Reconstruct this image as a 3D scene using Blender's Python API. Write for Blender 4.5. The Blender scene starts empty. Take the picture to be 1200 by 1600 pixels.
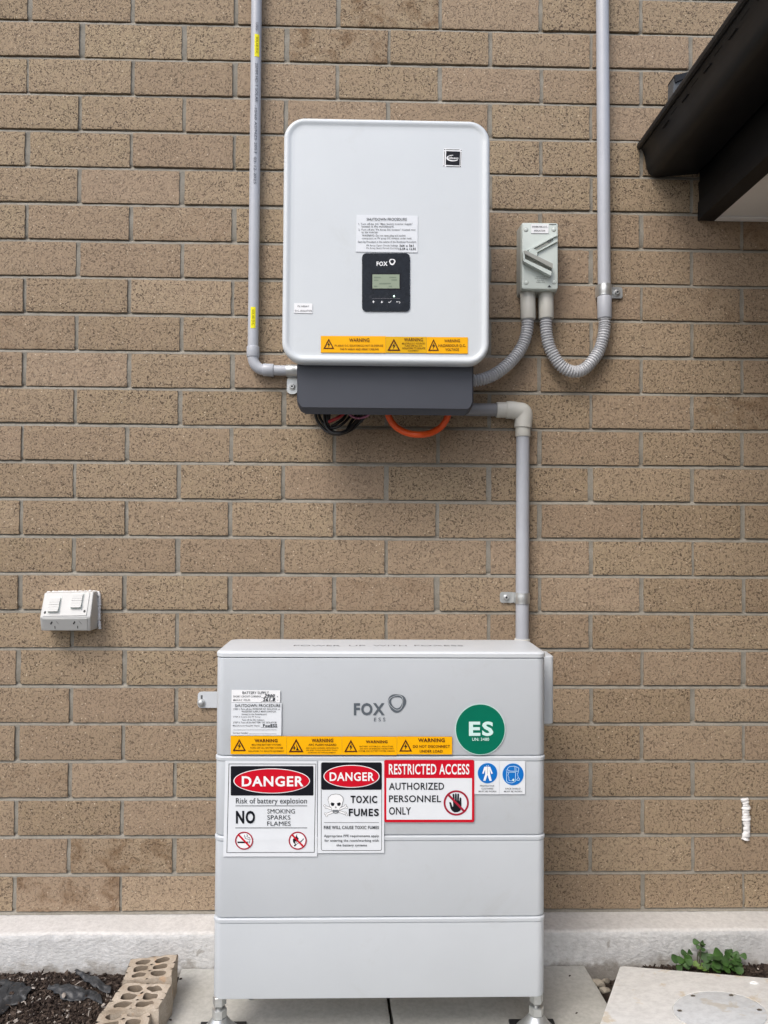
import bpy, bmesh, math, random
import numpy as np
from mathutils import Vector, Matrix, noise
random.seed(7)
rad = math.radians
C = bpy.context.scene.collection
SC = bpy.context.scene

# ------------------------------------------------------------------ camera
EYE = 0.962                      # camera height above the pavers (m)
DIST = 1.741                     # camera distance from the wall face (m)
YAW, PITCH, ROLL = 0.0232, 0.0212, 0.0066
FPX = 1170.0                     # focal length in pixels of a 1200x1600 frame
cy_, sy_, cp_, sp_ = math.cos(YAW), math.sin(YAW), math.cos(PITCH), math.sin(PITCH)
FW = Vector((sy_*cp_, cy_*cp_, sp_)); RT = Vector((cy_, -sy_, 0)); UP = RT.cross(FW)
cr_, sr_ = math.cos(ROLL), math.sin(ROLL)
RT, UP = RT*cr_ + UP*sr_, UP*cr_ - RT*sr_
CAM = Vector((0, -DIST, EYE))
cd = bpy.data.cameras.new('camera'); cam = bpy.data.objects.new('camera', cd); C.objects.link(cam)
cd.sensor_fit = 'VERTICAL'; cd.sensor_height = 36; cd.lens = 36*FPX/1600
cd.clip_start = .02; cd.clip_end = 200
M = Matrix((RT, UP, -FW)).transposed().to_4x4(); M.translation = CAM; cam.matrix_world = M
SC.camera = cam

# ------------------------------------------------------------------ world, sun, exposure
SUNDIR = Vector((-.42, -.62, .95)).normalized()
w = bpy.data.worlds.new('World'); SC.world = w; w.use_nodes = True
nt = w.node_tree; nt.nodes.clear()
sky = nt.nodes.new('ShaderNodeTexSky'); sky.sky_type = 'NISHITA'; sky.sun_disc = False
sky.sun_elevation = math.asin(SUNDIR.z); sky.sun_rotation = math.atan2(SUNDIR.x, SUNDIR.y)
sky.air_density = 1.0; sky.dust_density = 4.0; sky.ozone_density = 1.0
hs = nt.nodes.new('ShaderNodeHueSaturation'); hs.inputs['Saturation'].default_value = .95
bg = nt.nodes.new('ShaderNodeBackground'); bg.inputs['Strength'].default_value = .15
wo = nt.nodes.new('ShaderNodeOutputWorld')
nt.links.new(sky.outputs[0], hs.inputs['Color']); nt.links.new(hs.outputs[0], bg.inputs[0]); nt.links.new(bg.outputs[0], wo.inputs[0])
sl = bpy.data.lights.new('sun', 'SUN'); sl.energy = 1.0; sl.angle = rad(26); sl.color = (1, .99, .975)
so = bpy.data.objects.new('sun', sl); C.objects.link(so)
so.rotation_euler = SUNDIR.to_track_quat('Z', 'Y').to_euler(); so.location = SUNDIR*6
SC.view_settings.view_transform = 'Standard'; SC.view_settings.look = 'None'
SC.view_settings.gamma = 1; SC.view_settings.exposure = 0.50
SC.render.resolution_x = 768; SC.render.resolution_y = 1024

# ------------------------------------------------------------------ helpers
def W(px, py, Y=0.0):
    """real-world point seen at a measured photo position, on the plane y = Y"""
    d = RT*((px-600)/FPX) + UP*(-(py-800)/FPX) + FW
    return CAM + d*((Y+DIST)/d.y)
def WZ(px, py, z):
    d = RT*((px-600)/FPX) + UP*(-(py-800)/FPX) + FW
    return CAM + d*((z-EYE)/d.z)

class MB:
    def __init__(s): s.v = []; s.f = []; s.m = []; s.mats = []
    def mi(s, mat):
        if mat not in s.mats: s.mats.append(mat)
        return s.mats.index(mat)
    def add(s, vs, fs, mat):
        o = len(s.v); k = s.mi(mat)
        s.v += [tuple(p) for p in vs]; s.f += [tuple(i+o for i in f) for f in fs]; s.m += [k]*len(fs)
    def rings(s, rs, mat, cap0=True, cap1=True, closed=True):
        n = len(rs[0]); vs = [p for r in rs for p in r]; fs = []
        for i in range(len(rs)-1):
            for j in range(n if closed else n-1):
                a = i*n+j; b = i*n+(j+1) % n; fs.append((a, b, b+n, a+n))
        if cap0: fs.append(tuple(range(n-1, -1, -1)))
        if cap1: fs.append(tuple((len(rs)-1)*n+j for j in range(n)))
        s.add(vs, fs, mat)
    def rr(s, axis, secs, mat, n=5, cap0=True, cap1=True):
        """loft of rounded rectangles; sec = (pos, a0, a1, b0, b1, r). axis z: a=x b=y ; axis y: a=x b=z ; axis x: a=y b=z"""
        rs = []
        for (p, a0, a1, b0, b1, r) in secs:
            r = min(r, abs(a1-a0)/2*.999, abs(b1-b0)/2*.999); ring = []
            for (ca, cb, t0) in ((a1-r, b1-r, 0), (a0+r, b1-r, 90), (a0+r, b0+r, 180), (a1-r, b0+r, 270)):
                for k in range(n+1):
                    t = rad(t0+90*k/n); a = ca+r*math.cos(t); b = cb+r*math.sin(t)
                    ring.append((a, b, p) if axis == 'z' else (a, p, b) if axis == 'y' else (p, a, b))
            rs.append(ring)
        s.rings(rs, mat, cap0, cap1)
    def box(s, x0, x1, y0, y1, z0, z1, mat, e=.001, axis='z', r=None, n=3):
        """box with softened edges e and corner radius r round the given axis"""
        r = e if r is None else r
        P = {'z': (z0, z1, x0, x1, y0, y1), 'y': (y0, y1, x0, x1, z0, z1), 'x': (x0, x1, y0, y1, z0, z1)}[axis]
        p0, p1, a0, a1, b0, b1 = P; S = []
        for k in range(4):
            t = rad(90*k/3); i = e*(1-math.sin(t)); S.append((p0+e*(1-math.cos(t)), a0+i, a1-i, b0+i, b1-i, max(r-i, .0001)))
        for k in range(3, -1, -1):
            t = rad(90*k/3); i = e*(1-math.sin(t)); S.append((p1-e*(1-math.cos(t)), a0+i, a1-i, b0+i, b1-i, max(r-i, .0001)))
        s.rr(axis, S, mat, n)
    def tube(s, pts, r, mat, n=20, caps=True):
        pts = [Vector(p) for p in pts]; m = len(pts)
        R = r if isinstance(r, (list, tuple)) else [r]*m
        T = [(pts[min(i+1, m-1)]-pts[max(i-1, 0)]).normalized() for i in range(m)]
        a = Vector((0, 1, 0)) if abs(T[0].y) < .9 else Vector((1, 0, 0))
        u = (a - T[0]*a.dot(T[0])).normalized(); rs = []
        for i in range(m):
            u = (u - T[i]*u.dot(T[i])).normalized(); v = T[i].cross(u)
            rs.append([pts[i] + (u*math.cos(2*math.pi*k/n) + v*math.sin(2*math.pi*k/n))*R[i] for k in range(n)])
        s.rings(rs, mat, caps, caps)
    def lathe(s, prof, c, mat, axis='z', n=24, caps=True, hexa=False):
        c = Vector(c); rs = []
        for (r, h) in prof:
            ring = []
            for k in range(n):
                t = 2*math.pi*k/n; a, b = r*math.cos(t), r*math.sin(t)
                ring.append(c + Vector((a, b, h) if axis == 'z' else (a, h, b) if axis == 'y' else (h, a, b)))
            rs.append(ring)
        s.rings(rs, mat, caps, caps)
    def warp(s, fn): s.v = [tuple(fn(Vector(p))) for p in s.v]
    def build(s, name, parent=None, smooth=40, recalc=True):
        me = bpy.data.meshes.new(name); me.from_pydata(s.v, [], s.f)
        for m in s.mats: me.materials.append(m)
        me.polygons.foreach_set('material_index', s.m)
        if recalc:
            b = bmesh.new(); b.from_mesh(me); bmesh.ops.recalc_face_normals(b, faces=b.faces); b.to_mesh(me); b.free()
        if smooth:
            me.polygons.foreach_set('use_smooth', [True]*len(me.polygons)); me.set_sharp_from_angle(angle=rad(smooth))
        me.update()
        o = bpy.data.objects.new(name, me); C.objects.link(o)
        if parent is not None:
            o.parent = parent; o.matrix_parent_inverse = parent.matrix_world.inverted()
        return o

def tag(o, label, cat=None, group=None, kind=None):
    if label: o['label'] = label
    if cat: o['category'] = cat
    if group: o['group'] = group
    if kind: o['kind'] = kind
    return o
def thing(name, label, cat, loc, group=None):
    o = bpy.data.objects.new(name, None); o.empty_display_size = .05; C.objects.link(o); o.location = loc
    o.matrix_world = Matrix.Translation(loc)
    return tag(o, label, cat, group)
def spline(P, k=12):
    P = [Vector(p) for p in P]; out = []
    for i in range(len(P)-1):
        a = P[i-1] if i else P[0]*2-P[1]; b, c = P[i], P[i+1]; d = P[i+2] if i+2 < len(P) else c*2-b
        for j in range(k):
            t = j/k
            out.append(.5*((2*b)+(c-a)*t+(2*a-5*b+4*c-d)*t*t+(3*b-a-3*c+d)*t**3))
    return out+[P[-1]]
def resample(P, step):
    out = [P[0].copy()]; acc = 0
    for i in range(len(P)-1):
        a, b = P[i], P[i+1]; L = (b-a).length; t = step-acc
        while t <= L: out.append(a+(b-a)*(t/L)); t += step
        acc = (acc+L) % step if L else acc
        acc = L-(t-step)
    return out

# ------------------------------------------------------------------ materials
def N(nt, t, **kw):
    n = nt.nodes.new(t)
    for k, v in kw.items():
        if k.startswith('_'): setattr(n, k[1:], v)
        else: n.inputs[k.replace('__', ' ')].default_value = v
    return n
def ramp(nt, fac, stops):
    r = nt.nodes.new('ShaderNodeValToRGB'); e = r.color_ramp.elements
    while len(e) < len(stops): e.new(.5)
    for i, (p, c) in enumerate(stops):
        e[i].position = p; e[i].color = (*c, 1) if isinstance(c, tuple) else (c, c, c, 1)
    nt.links.new(fac, r.inputs[0]); return r.outputs[0]
def mix(nt, fac, a, b, mode='MIX'):
    m = nt.nodes.new('ShaderNodeMix'); m.data_type = 'RGBA'; m.blend_type = mode
    for s, v in ((0, fac), (6, a), (7, b)):
        if isinstance(v, bpy.types.NodeSocket): nt.links.new(v, m.inputs[s])
        else: m.inputs[s].default_value = (*v, 1) if isinstance(v, tuple) else v
    return m.outputs[2]
def noisetex(nt, co, scale, detail=3, rough=.5, dist=0):
    n = N(nt, 'ShaderNodeTexNoise', Scale=scale, Detail=detail, Roughness=rough, Distortion=dist); nt.links.new(co, n.inputs['Vector'])
    return n.outputs['Fac']
def newmat(name):
    m = bpy.data.materials.new(name); m.use_nodes = True; nt = m.node_tree; b = nt.nodes['Principled BSDF']
    co = nt.nodes.new('ShaderNodeTexCoord').outputs['Object']; return m, nt, b, co
def bump(nt, b, h, strength, dist=.001):
    bp = N(nt, 'ShaderNodeBump', Strength=strength, Distance=dist); nt.links.new(h, bp.inputs['Height']); nt.links.new(bp.outputs[0], b.inputs['Normal'])
def simple(name, col, rough=.5, metal=0, var=.06, vscale=8, bmp=0, bscale=900, dirt=None, spec=.5):
    m, nt, b, co = newmat(name)
    n1 = noisetex(nt, co, vscale, 5, .6)
    c = mix(nt, ramp(nt, n1, [(.3, 0.), (.7, 1.)]), tuple(x*(1-var) for x in col), tuple(min(1, x*(1+var)) for x in col))
    if dirt:
        n2 = noisetex(nt, co, dirt[1], 6, .7, .6); c = mix(nt, ramp(nt, n2, [(dirt[2], 0.), (dirt[2]+.12, dirt[3])]), c, dirt[0])
    nt.links.new(c, b.inputs['Base Color']); b.inputs['Metallic'].default_value = metal
    r = noisetex(nt, co, vscale*3, 4); mr = N(nt, 'ShaderNodeMapRange'); nt.links.new(r, mr.inputs[0])
    mr.inputs[3].default_value = max(0, rough-.07); mr.inputs[4].default_value = min(1, rough+.07); nt.links.new(mr.outputs[0], b.inputs['Roughness'])
    b.inputs['Specular IOR Level'].default_value = spec
    if bmp: bump(nt, b, noisetex(nt, co, bscale, 2), bmp, .0005)
    return m
PAINT = simple('white_powder_coat', (.635, .682, .712), .42, bmp=.25, bscale=1400, var=.015, dirt=((.46, .47, .44), 10, .60, .12))
PAINT_B = simple('cabinet_powder_coat', (.572, .612, .648), .45, bmp=.25, bscale=1400, var=.02, dirt=((.40, .40, .37), 9, .58, .14))
PAINT_LID = simple('cabinet_lid_coat', (.63, .67, .70), .35, bmp=.1, bscale=1400, var=.02)
DARKG = simple('charcoal_plastic', (.046, .052, .068), .5, bmp=.2, bscale=1500, var=.05)
SEAM = simple('shadow_gap_rubber', (.10, .105, .11), .8)
PVC = simple('grey_pvc', (.43, .455, .50), .38, var=.05, vscale=14, dirt=((.30, .29, .27), 30, .66, .35))
PVC_W = simple('pale_pvc', (.58, .58, .535), .4, var=.04, dirt=((.36, .34, .3), 40, .66, .3))
FLEX = simple('flexible_grey_pvc', (.50, .515, .54), .42, var=.04)
FLEXLOW = simple('flexible_grey_pvc_groove', (.25, .25, .255), .5, var=.04)
ISO = simple('isolator_plastic', (.61, .68, .645), .4, var=.03)
ISOB = simple('isolator_base_plastic', (.36, .37, .34), .5, var=.04)
OUTW = simple('outlet_white_plastic', (.56, .57, .56), .4, var=.02, dirt=((.5, .48, .43), 45, .64, .3))
FOAM = simple('white_sealant', (.82, .82, .82), .55, var=.05, bmp=.4, bscale=300)
STEEL = simple('galvanised_steel', (.60, .62, .62), .36, metal=.75, var=.12, vscale=60)
STEELD = simple('worn_steel', (.34, .35, .35), .35, metal=1, var=.2, vscale=80)
BLACKM = simple('black_rubber', (.014, .015, .018), .5, var=.2)
CABLE_K = simple('black_cable_sheath', (.012, .012, .013), .38, var=.2)
CABLE_R = simple('red_cable_sheath', (.36, .02, .025), .4)
CABLE_P = simple('mauve_cable_sheath', (.30, .10, .17), .4)
ORANGE = simple('orange_conduit_plastic', (.78, .095, .014), .38, var=.08)
GUT = simple('black_painted_steel', (.0042, .0054, .0072), .45, var=.25, vscale=6, dirt=((.010, .011, .012), 25, .6, .5), spec=.4)
GUTD = simple('gutter_slot_black', (.003, .003, .003), .9)
SOFF = simple('soffit_paint', (.84, .83, .80), .7, var=.02)
FLASH = simple('grey_flashing_steel', (.09, .10, .11), .5, metal=.1, var=.15, vscale=30)
# inks and label stocks
def ink(name, col, rough=.45, var=.02): return simple('ink_'+name, col, rough, var=var, vscale=30, spec=.18)
K = ink('black', (.008, .009, .014)); KG = ink('soft_black', (.05, .055, .06)); WH = ink('label_white', (.76, .80, .84), .3)
WHT = ink('pure_white', (.88, .9, .92), .3)
RED = ink('danger_red', (.60, .006, .022), .32); DRED = ink('dark_red', (.36, .015, .04)); YEL = ink('amber', (.93, .46, .002), .4, .04)
YEL2 = ink('dull_amber', (.75, .42, .006), .4, .05); BRN = ink('brown_black', (.09, .02, .008)); GRN = ink('green', (0, .16, .095), .4, .05)
MINT = ink('mint_white', (.62, .84, .80)); BLU = ink('blue', (.005, .16, .55)); LBLU = ink('light_blue', (.55, .78, .92))
GRY = ink('logo_grey', (.105, .125, .145)); HYEL = ink('bright_yellow', (.85, .78, .02)); OLV = ink('olive', (.25, .22, .01))
LCDM = ink('lcd_green', (.30, .36, .27), .15); LCDD = ink('lcd_mark', (.17, .22, .17)); EDGE = ink('label_edge', (.25, .27, .28))
FAINT = ink('lid_print', (.22, .23, .24)); PANEL = simple('display_black', (.006, .008, .012), .2, var=.6, vscale=60, dirt=((.028, .03, .036), 70, .55, .6), spec=.3)
PIPEINK = ink('pipe_print', (.10, .11, .14))
LED = bpy.data.materials.new('status_led'); LED.use_nodes = True
LED.node_tree.nodes['Principled BSDF'].inputs['Emission Color'].default_value = (.5, 1, .7, 1)
LED.node_tree.nodes['Principled BSDF'].inputs['Emission Strength'].default_value = 1.5

def brick_material():
    m, nt, b, co = newmat('tan_wirecut_brick')
    at = nt.nodes.new('ShaderNodeAttribute'); at.attribute_name = 'tone'
    sep = nt.nodes.new('ShaderNodeSeparateColor'); nt.links.new(at.outputs['Color'], sep.inputs[0])
    tone, hue, stain = sep.outputs[0], sep.outputs[1], sep.outputs[2]
    big = noisetex(nt, co, 9, 4, .6); base = mix(nt, tone, (.340, .253, .172), (.432, .332, .232))
    base = mix(nt, hue, base, mix(nt, 1., base, (.95, .98, .90), 'MULTIPLY'))
    base = mix(nt, ramp(nt, big, [(.35, 0.), (.68, .45)]), base, (.36, .265, .18))
    med = noisetex(nt, co, 70, 4, .65); base = mix(nt, ramp(nt, med, [(.38, .35), (.62, 0.)]), base, (.29, .215, .155))
    fine = noisetex(nt, co, 520, 3, .7); base = mix(nt, ramp(nt, fine, [(.36, .35), (.56, 0.)]), base, (.21, .155, .11))
    # dark iron pits
    pit = noisetex(nt, co, 215, 2.5, .6, 1.1); pitm = ramp(nt, pit, [(.565, 0.), (.62, 1.)])
    dens = noisetex(nt, co, 16, 3, .6); pitd = ramp(nt, dens, [(.3, .45), (.6, 1.)])
    mu = N(nt, 'ShaderNodeMath', _operation='MULTIPLY'); nt.links.new(pitm, mu.inputs[0]); nt.links.new(pitd, mu.inputs[1])
    dv = N(nt, 'ShaderNodeMath', _operation='MULTIPLY'); nt.links.new(mu.outputs[0], dv.inputs[0]); nt.links.new(ramp(nt, hue, [(0., .5), (1., 1.)]), dv.inputs[1])
    base = mix(nt, dv.outputs[0], base, (.075, .052, .038))
    sme = noisetex(nt, co, 26, 6, .7, .8); base = mix(nt, ramp(nt, sme, [(.69, 0.), (.76, .4)]), base, (.48, .43, .36))
    # pale grit
    vo = N(nt, 'ShaderNodeTexVoronoi', Scale=125.); nt.links.new(co, vo.inputs['Vector'])
    sc = nt.nodes.new('ShaderNodeSeparateColor'); nt.links.new(vo.outputs['Color'], sc.inputs[0])
    g1 = N(nt, 'ShaderNodeMath', _operation='LESS_THAN'); nt.links.new(vo.outputs['Distance'], g1.inputs[0]); g1.inputs[1].default_value = .17
    g2 = N(nt, 'ShaderNodeMath', _operation='GREATER_THAN'); nt.links.new(sc.outputs[0], g2.inputs[0]); g2.inputs[1].default_value = .84
    g3 = N(nt, 'ShaderNodeMath', _operation='MULTIPLY'); nt.links.new(g1.outputs[0], g3.inputs[0]); nt.links.new(g2.outputs[0], g3.inputs[1])
    base = mix(nt, g3.outputs[0], base, (.58, .48, .36))
    # rust stains on a few bricks
    sn = noisetex(nt, co, 22, 5, .65, .5); sm = N(nt, 'ShaderNodeMath', _operation='MULTIPLY')
    nt.links.new(ramp(nt, sn, [(.46, 0.), (.66, 1.)]), sm.inputs[0]); nt.links.new(stain, sm.inputs[1])
    base = mix(nt, sm.outputs[0], base, (.13, .065, .025))
    nt.links.new(base, b.inputs['Base Color']); b.inputs['Roughness'].default_value = .85; b.inputs['Specular IOR Level'].default_value = .3
    h1 = N(nt, 'ShaderNodeMath', _operation='MULTIPLY_ADD'); nt.links.new(mu.outputs[0], h1.inputs[0]); h1.inputs[1].default_value = -1.3
    f2 = noisetex(nt, co, 230, 4, .65); nt.links.new(f2, h1.inputs[2])
    bump(nt, b, h1.outputs[0], .75, .0022)
    return m
BRICK = brick_material()
def rough_mat(name, stops, scale, bscale, bstr, bdist, spots=None, stretch=None, rough=.9):
    m, nt, b, co = newmat(name)
    if stretch:
        mp = N(nt, 'ShaderNodeMapping'); mp.inputs['Scale'].default_value = stretch; nt.links.new(co, mp.inputs[0]); cs = mp.outputs[0]
    else: cs = co
    c = ramp(nt, noisetex(nt, co, scale, 6, .65, .3), stops)
    g = noisetex(nt, co, scale*14, 4, .7); c = mix(nt, ramp(nt, g, [(.35, .35), (.6, 0.)]), c, tuple(x*.6 for x in stops[0][1]))
    if spots:
        s = noisetex(nt, co, spots[1], 4, .6, .4); c = mix(nt, ramp(nt, s, [(spots[2], 0.), (spots[2]+.05, spots[3])]), c, spots[0])
    nt.links.new(c, b.inputs['Base Color']); b.inputs['Roughness'].default_value = rough; b.inputs['Specular IOR Level'].default_value = .25
    bump(nt, b, noisetex(nt, cs, bscale, 5, .6), bstr, bdist)
    return m
MORTAR = rough_mat('grey_mortar', [(.3, (.265, .247, .208)), (.7, (.36, .34, .295))], 18, 500, .5, .001)
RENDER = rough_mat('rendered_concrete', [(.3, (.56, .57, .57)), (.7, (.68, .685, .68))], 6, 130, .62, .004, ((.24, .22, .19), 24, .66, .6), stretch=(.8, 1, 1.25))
_n = RENDER.node_tree; _b = _n.nodes['Principled BSDF']; _co = _n.nodes['Texture Coordinate'].outputs['Object']
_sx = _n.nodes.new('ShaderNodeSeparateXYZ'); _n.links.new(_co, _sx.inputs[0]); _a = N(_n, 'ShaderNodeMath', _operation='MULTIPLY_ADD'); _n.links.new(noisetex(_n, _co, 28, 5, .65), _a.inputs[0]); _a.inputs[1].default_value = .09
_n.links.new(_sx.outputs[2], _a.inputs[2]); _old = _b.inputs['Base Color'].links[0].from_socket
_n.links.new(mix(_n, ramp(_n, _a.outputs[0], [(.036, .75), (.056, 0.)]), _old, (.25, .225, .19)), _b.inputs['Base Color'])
LEDGE = rough_mat('pale_ledge_render', [(.3, (.58, .575, .56)), (.7, (.68, .675, .66))], 8, 260, .5, .0015, ((.30, .27, .24), 30, .72, .6))
PAVE = rough_mat('concrete_paver', [(.3, (.42, .42, .39)), (.7, (.53, .53, .50))], 7, 330, .35, .001, ((.16, .15, .13), 55, .74, .8))
SOILM = rough_mat('dark_soil', [(.3, (.034, .025, .019)), (.7, (.10, .074, .058))], 40, 130, 1., .006)
CHIP1 = rough_mat('dark_bark_chip', [(.3, (.018, .013, .011)), (.7, (.05, .035, .028))], 90, 300, .6, .001)
CHIP2 = rough_mat('brown_bark_chip', [(.3, (.045, .033, .026)), (.7, (.115, .086, .068))], 90, 300, .6, .001)
CHIP3 = rough_mat('pale_fragment', [(.3, (.26, .23, .20)), (.7, (.50, .46, .42))], 90, 300, .6, .001)
CORED = rough_mat('cream_cored_brick', [(.3, (.31, .25, .185)), (.7, (.54, .48, .40))], 22, 330, .8, .0015, ((.50, .31, .17), 26, .62, .5))
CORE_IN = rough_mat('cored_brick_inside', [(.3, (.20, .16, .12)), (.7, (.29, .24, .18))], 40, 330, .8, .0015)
LIDM = rough_mat('stained_white_lid', [(.35, (.74, .75, .74)), (.7, (.83, .84, .83))], 5, 400, .15, .0006, ((.58, .47, .29), 13, .55, .55), stretch=(1, 1, 1), rough=.55)
PLATE = rough_mat('pale_blue_cover_plate', [(.35, (.62, .66, .69)), (.7, (.70, .73, .75))], 5, 400, .1, .0006, ((.48, .42, .30), 16, .60, .45), rough=.45)
PLAST = simple('grey_black_plastic_film', (.024, .027, .031), .5, var=.4, vscale=25, dirt=((.17, .17, .17), 40, .55, .6))
def leaf_mat(name, a, c):
    m, nt, b, co = newmat(name); nt.links.new(mix(nt, ramp(nt, noisetex(nt, co, 60, 4), [(.3, 0.), (.7, 1.)]), a, c), b.inputs['Base Color'])
    b.inputs['Roughness'].default_value = .62
    return m
LEAF = leaf_mat('green_leaf', (.016, .050, .009), (.042, .115, .016)); LEAF2 = leaf_mat('young_leaf', (.09, .17, .03), (.15, .24, .05)); STEM = leaf_mat('leaf_stem', (.05, .06, .03), (.09, .08, .05))

# ------------------------------------------------------------------ lettering
_tc = {}
def text_geo(s, bold):
    if (s, bold) in _tc: return _tc[(s, bold)]
    cu = bpy.data.curves.new('t', 'FONT'); cu.body = s; cu.resolution_u = 3; cu.offset = bold; cu.space_character = 1+bold*4.2
    ob = bpy.data.objects.new('t', cu); me = bpy.data.meshes.new_from_object(ob)
    vs = [(v.co.x, v.co.y) for v in me.vertices]; fs = [tuple(p.vertices) for p in me.polygons]
    bpy.data.meshes.remove(me); bpy.data.objects.remove(ob); bpy.data.curves.remove(cu)
    x0 = min(v[0] for v in vs); x1 = max(v[0] for v in vs); y0 = min(v[1] for v in vs); y1 = max(v[1] for v in vs)
    r = ([((a-x0)/(x1-x0), (b-y0)/(y1-y0)) for a, b in vs], fs); _tc[(s, bold)] = r; return r

class Sticker:
    """a flat label drawn in the coordinates of a zoomed crop: photo px = (ox + x/sc, oy + y/sc), lying on plane y=Y"""
    def __init__(s, Y, ox=0, oy=0, sc=1, th=.0005): s.b = MB(); s.Y = Y; s.o = (ox, oy, sc); s.th = th; s.dl = .0003
    def P(s, x, y, l): ox, oy, sc = s.o; return W(ox+x/sc, oy+y/sc, s.Y-s.th-l*s.dl)
    def poly(s, pts, mat, l=1): s.b.add([s.P(x, y, l) for x, y in pts], [tuple(range(len(pts)))], mat)
    def rect(s, x0, y0, x1, y1, mat, l=1): s.poly([(x0, y0), (x1, y0), (x1, y1), (x0, y1)], mat, l)
    def rrp(s, x0, y0, x1, y1, r, n=6):
        pts = []
        for cx, cy, t0 in ((x1-r, y1-r, 0), (x0+r, y1-r, 90), (x0+r, y0+r, 180), (x1-r, y0+r, 270)):
            pts += [(cx+r*math.cos(rad(t0+90*k/n)), cy+r*math.sin(rad(t0+90*k/n))) for k in range(n+1)]
        return pts
    def rrect(s, x0, y0, x1, y1, r, mat, l=1): s.poly(s.rrp(x0, y0, x1, y1, r), mat, l)
    def base(s, pts, mat, edge=None, nz=14):
        """label body with real thickness; pts TL,TR,BR,BL"""
        TL, TR, BR, BL = pts; vs = []; fs = []
        for i in range(nz+1):
            t = i/nz
            for (a, b) in ((TL, BL), (TR, BR)): vs.append(s.P(a[0]+(b[0]-a[0])*t, a[1]+(b[1]-a[1])*t, 0))
        for i in range(nz): fs.append((2*i, 2*i+1, 2*i+3, 2*i+2))
        s.b.add(vs, fs, mat)
        n = len(vs); back = [v+Vector((0, s.th, 0)) for v in vs]
        loop = [2*i for i in range(nz+1)]+[2*i+1 for i in range(nz, -1, -1)]
        s.b.add(vs+back, [(loop[i], loop[(i+1) % len(loop)], loop[(i+1) % len(loop)]+n, loop[i]+n) for i in range(len(loop))], edge or mat)
    def disc(s, cx, cy, rx, ry, mat, l=1, n=48): s.poly([(cx+rx*math.cos(2*math.pi*k/n), cy+ry*math.sin(2*math.pi*k/n)) for k in range(n)], mat, l)
    def band(s, A, B, mat, l, closed=True):
        n = len(A); vs = [s.P(*p, l) for p in A]+[s.P(*p, l) for p in B]
        s.b.add(vs, [(i, (i+1) % n, (i+1) % n+n, i+n) for i in range(n if closed else n-1)], mat)
    def ring(s, cx, cy, r0, r1, mat, l=2, n=48, ky=1):
        f = lambda r: [(cx+r*math.cos(2*math.pi*k/n), cy+ky*r*math.sin(2*math.pi*k/n)) for k in range(n)]
        s.band(f(r0), f(r1), mat, l)
    def frame(s, x0, y0, x1, y1, r, t, mat, l=2): s.band(s.rrp(x0, y0, x1, y1, r), s.rrp(x0+t, y0+t, x1-t, y1-t, max(r-t, .2)), mat, l)
    def line(s, x0, y0, x1, y1, t, mat, l=2):
        d = math.hypot(x1-x0, y1-y0); nx, ny = -(y1-y0)/d*t/2, (x1-x0)/d*t/2
        s.poly([(x0+nx, y0+ny), (x1+nx, y1+ny), (x1-nx, y1-ny), (x0-nx, y0-ny)], mat, l)
    def pline(s, pts, t, mat, l=2):
        for a, b in zip(pts, pts[1:]): s.line(*a, *b, t, mat, l)
    def text(s, t, x0, y0, x1, y1, mat, bold=.0, l=3): s.textq(t, (x0, y0), (x1, y0), (x1, y1), (x0, y1), mat, bold, l)
    def textq(s, t, TL, TR, BR, BL, mat, bold=0., l=3):
        vs, fs = text_geo(t, bold); out = []
        for u, v in vs:
            w_ = 1-v
            x = (TL[0]*(1-u)+TR[0]*u)*(1-w_)+(BL[0]*(1-u)+BR[0]*u)*w_; y = (TL[1]*(1-u)+TR[1]*u)*(1-w_)+(BL[1]*(1-u)+BR[1]*u)*w_
            out.append(s.P(x, y, l))
        s.b.add(out, fs, mat)
    def tri(s, x0, y0, x1, y1, mat, hand=False, l=2):
        cx = (x0+x1)/2; t = (x1-x0)*.09; h = y1-y0
        o = [(cx, y0), (x1, y1), (x0, y1)]; i = [(cx, y0+2.1*t), (x1-1.75*t, y1-t), (x0+1.75*t, y1-t)]
        s.band(o, i, mat, l)
        if hand:
            s.poly([(cx-.02*h, y0+.35*h), (cx+.18*h, y0+.8*h), (cx+.3*h, y0+.86*h), (cx-.02*h, y0+.86*h), (cx+.05*h, y0+.7*h)], K, l)
            s.poly([(cx-.1*h, y0+.5*h), (cx-.25*h, y0+.75*h), (cx-.14*h, y0+.7*h), (cx-.2*h, y0+.88*h), (cx-.02*h, y0+.65*h), (cx-.1*h, y0+.66*h)], K, l)
        else:
            s.poly([(cx+.06*h, y0+.3*h), (cx-.13*h, y0+.62*h), (cx-.01*h, y0+.62*h), (cx-.08*h, y0+.88*h), (cx+.14*h, y0+.54*h), (cx+.02*h, y0+.55*h)], K, l)
    def build(s, name, parent, label=None):
        o = s.b.build(name, parent, smooth=None, recalc=False)
        if label: o['label'] = label
        return o

def swirl(s, cx, cy, R, mat, l=2, thin=True, hole=None):
    """rounded three-cornered ring mark"""
    def curve(r, k, rot, ex, dx=0, dy=0, n=54):
        out = []
        for i in range(n):
            t = 2*math.pi*i/n; q = r*(1+k*math.cos(3*(t-rot))); out.append((cx+dx+q*ex*math.cos(t), cy+dy+q*math.sin(t)))
        return out
    s.band(curve(R, .07, rad(95), .97), curve(R*.60, .07, rad(85), 1, -.02*R, -.06*R), mat, l)
    if thin: s.band(curve(R*.80, .10, rad(70), .98, -.07*R, -.05*R), curve(R*.755, .10, rad(70), .98, -.07*R, -.05*R), hole, l+1)

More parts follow.
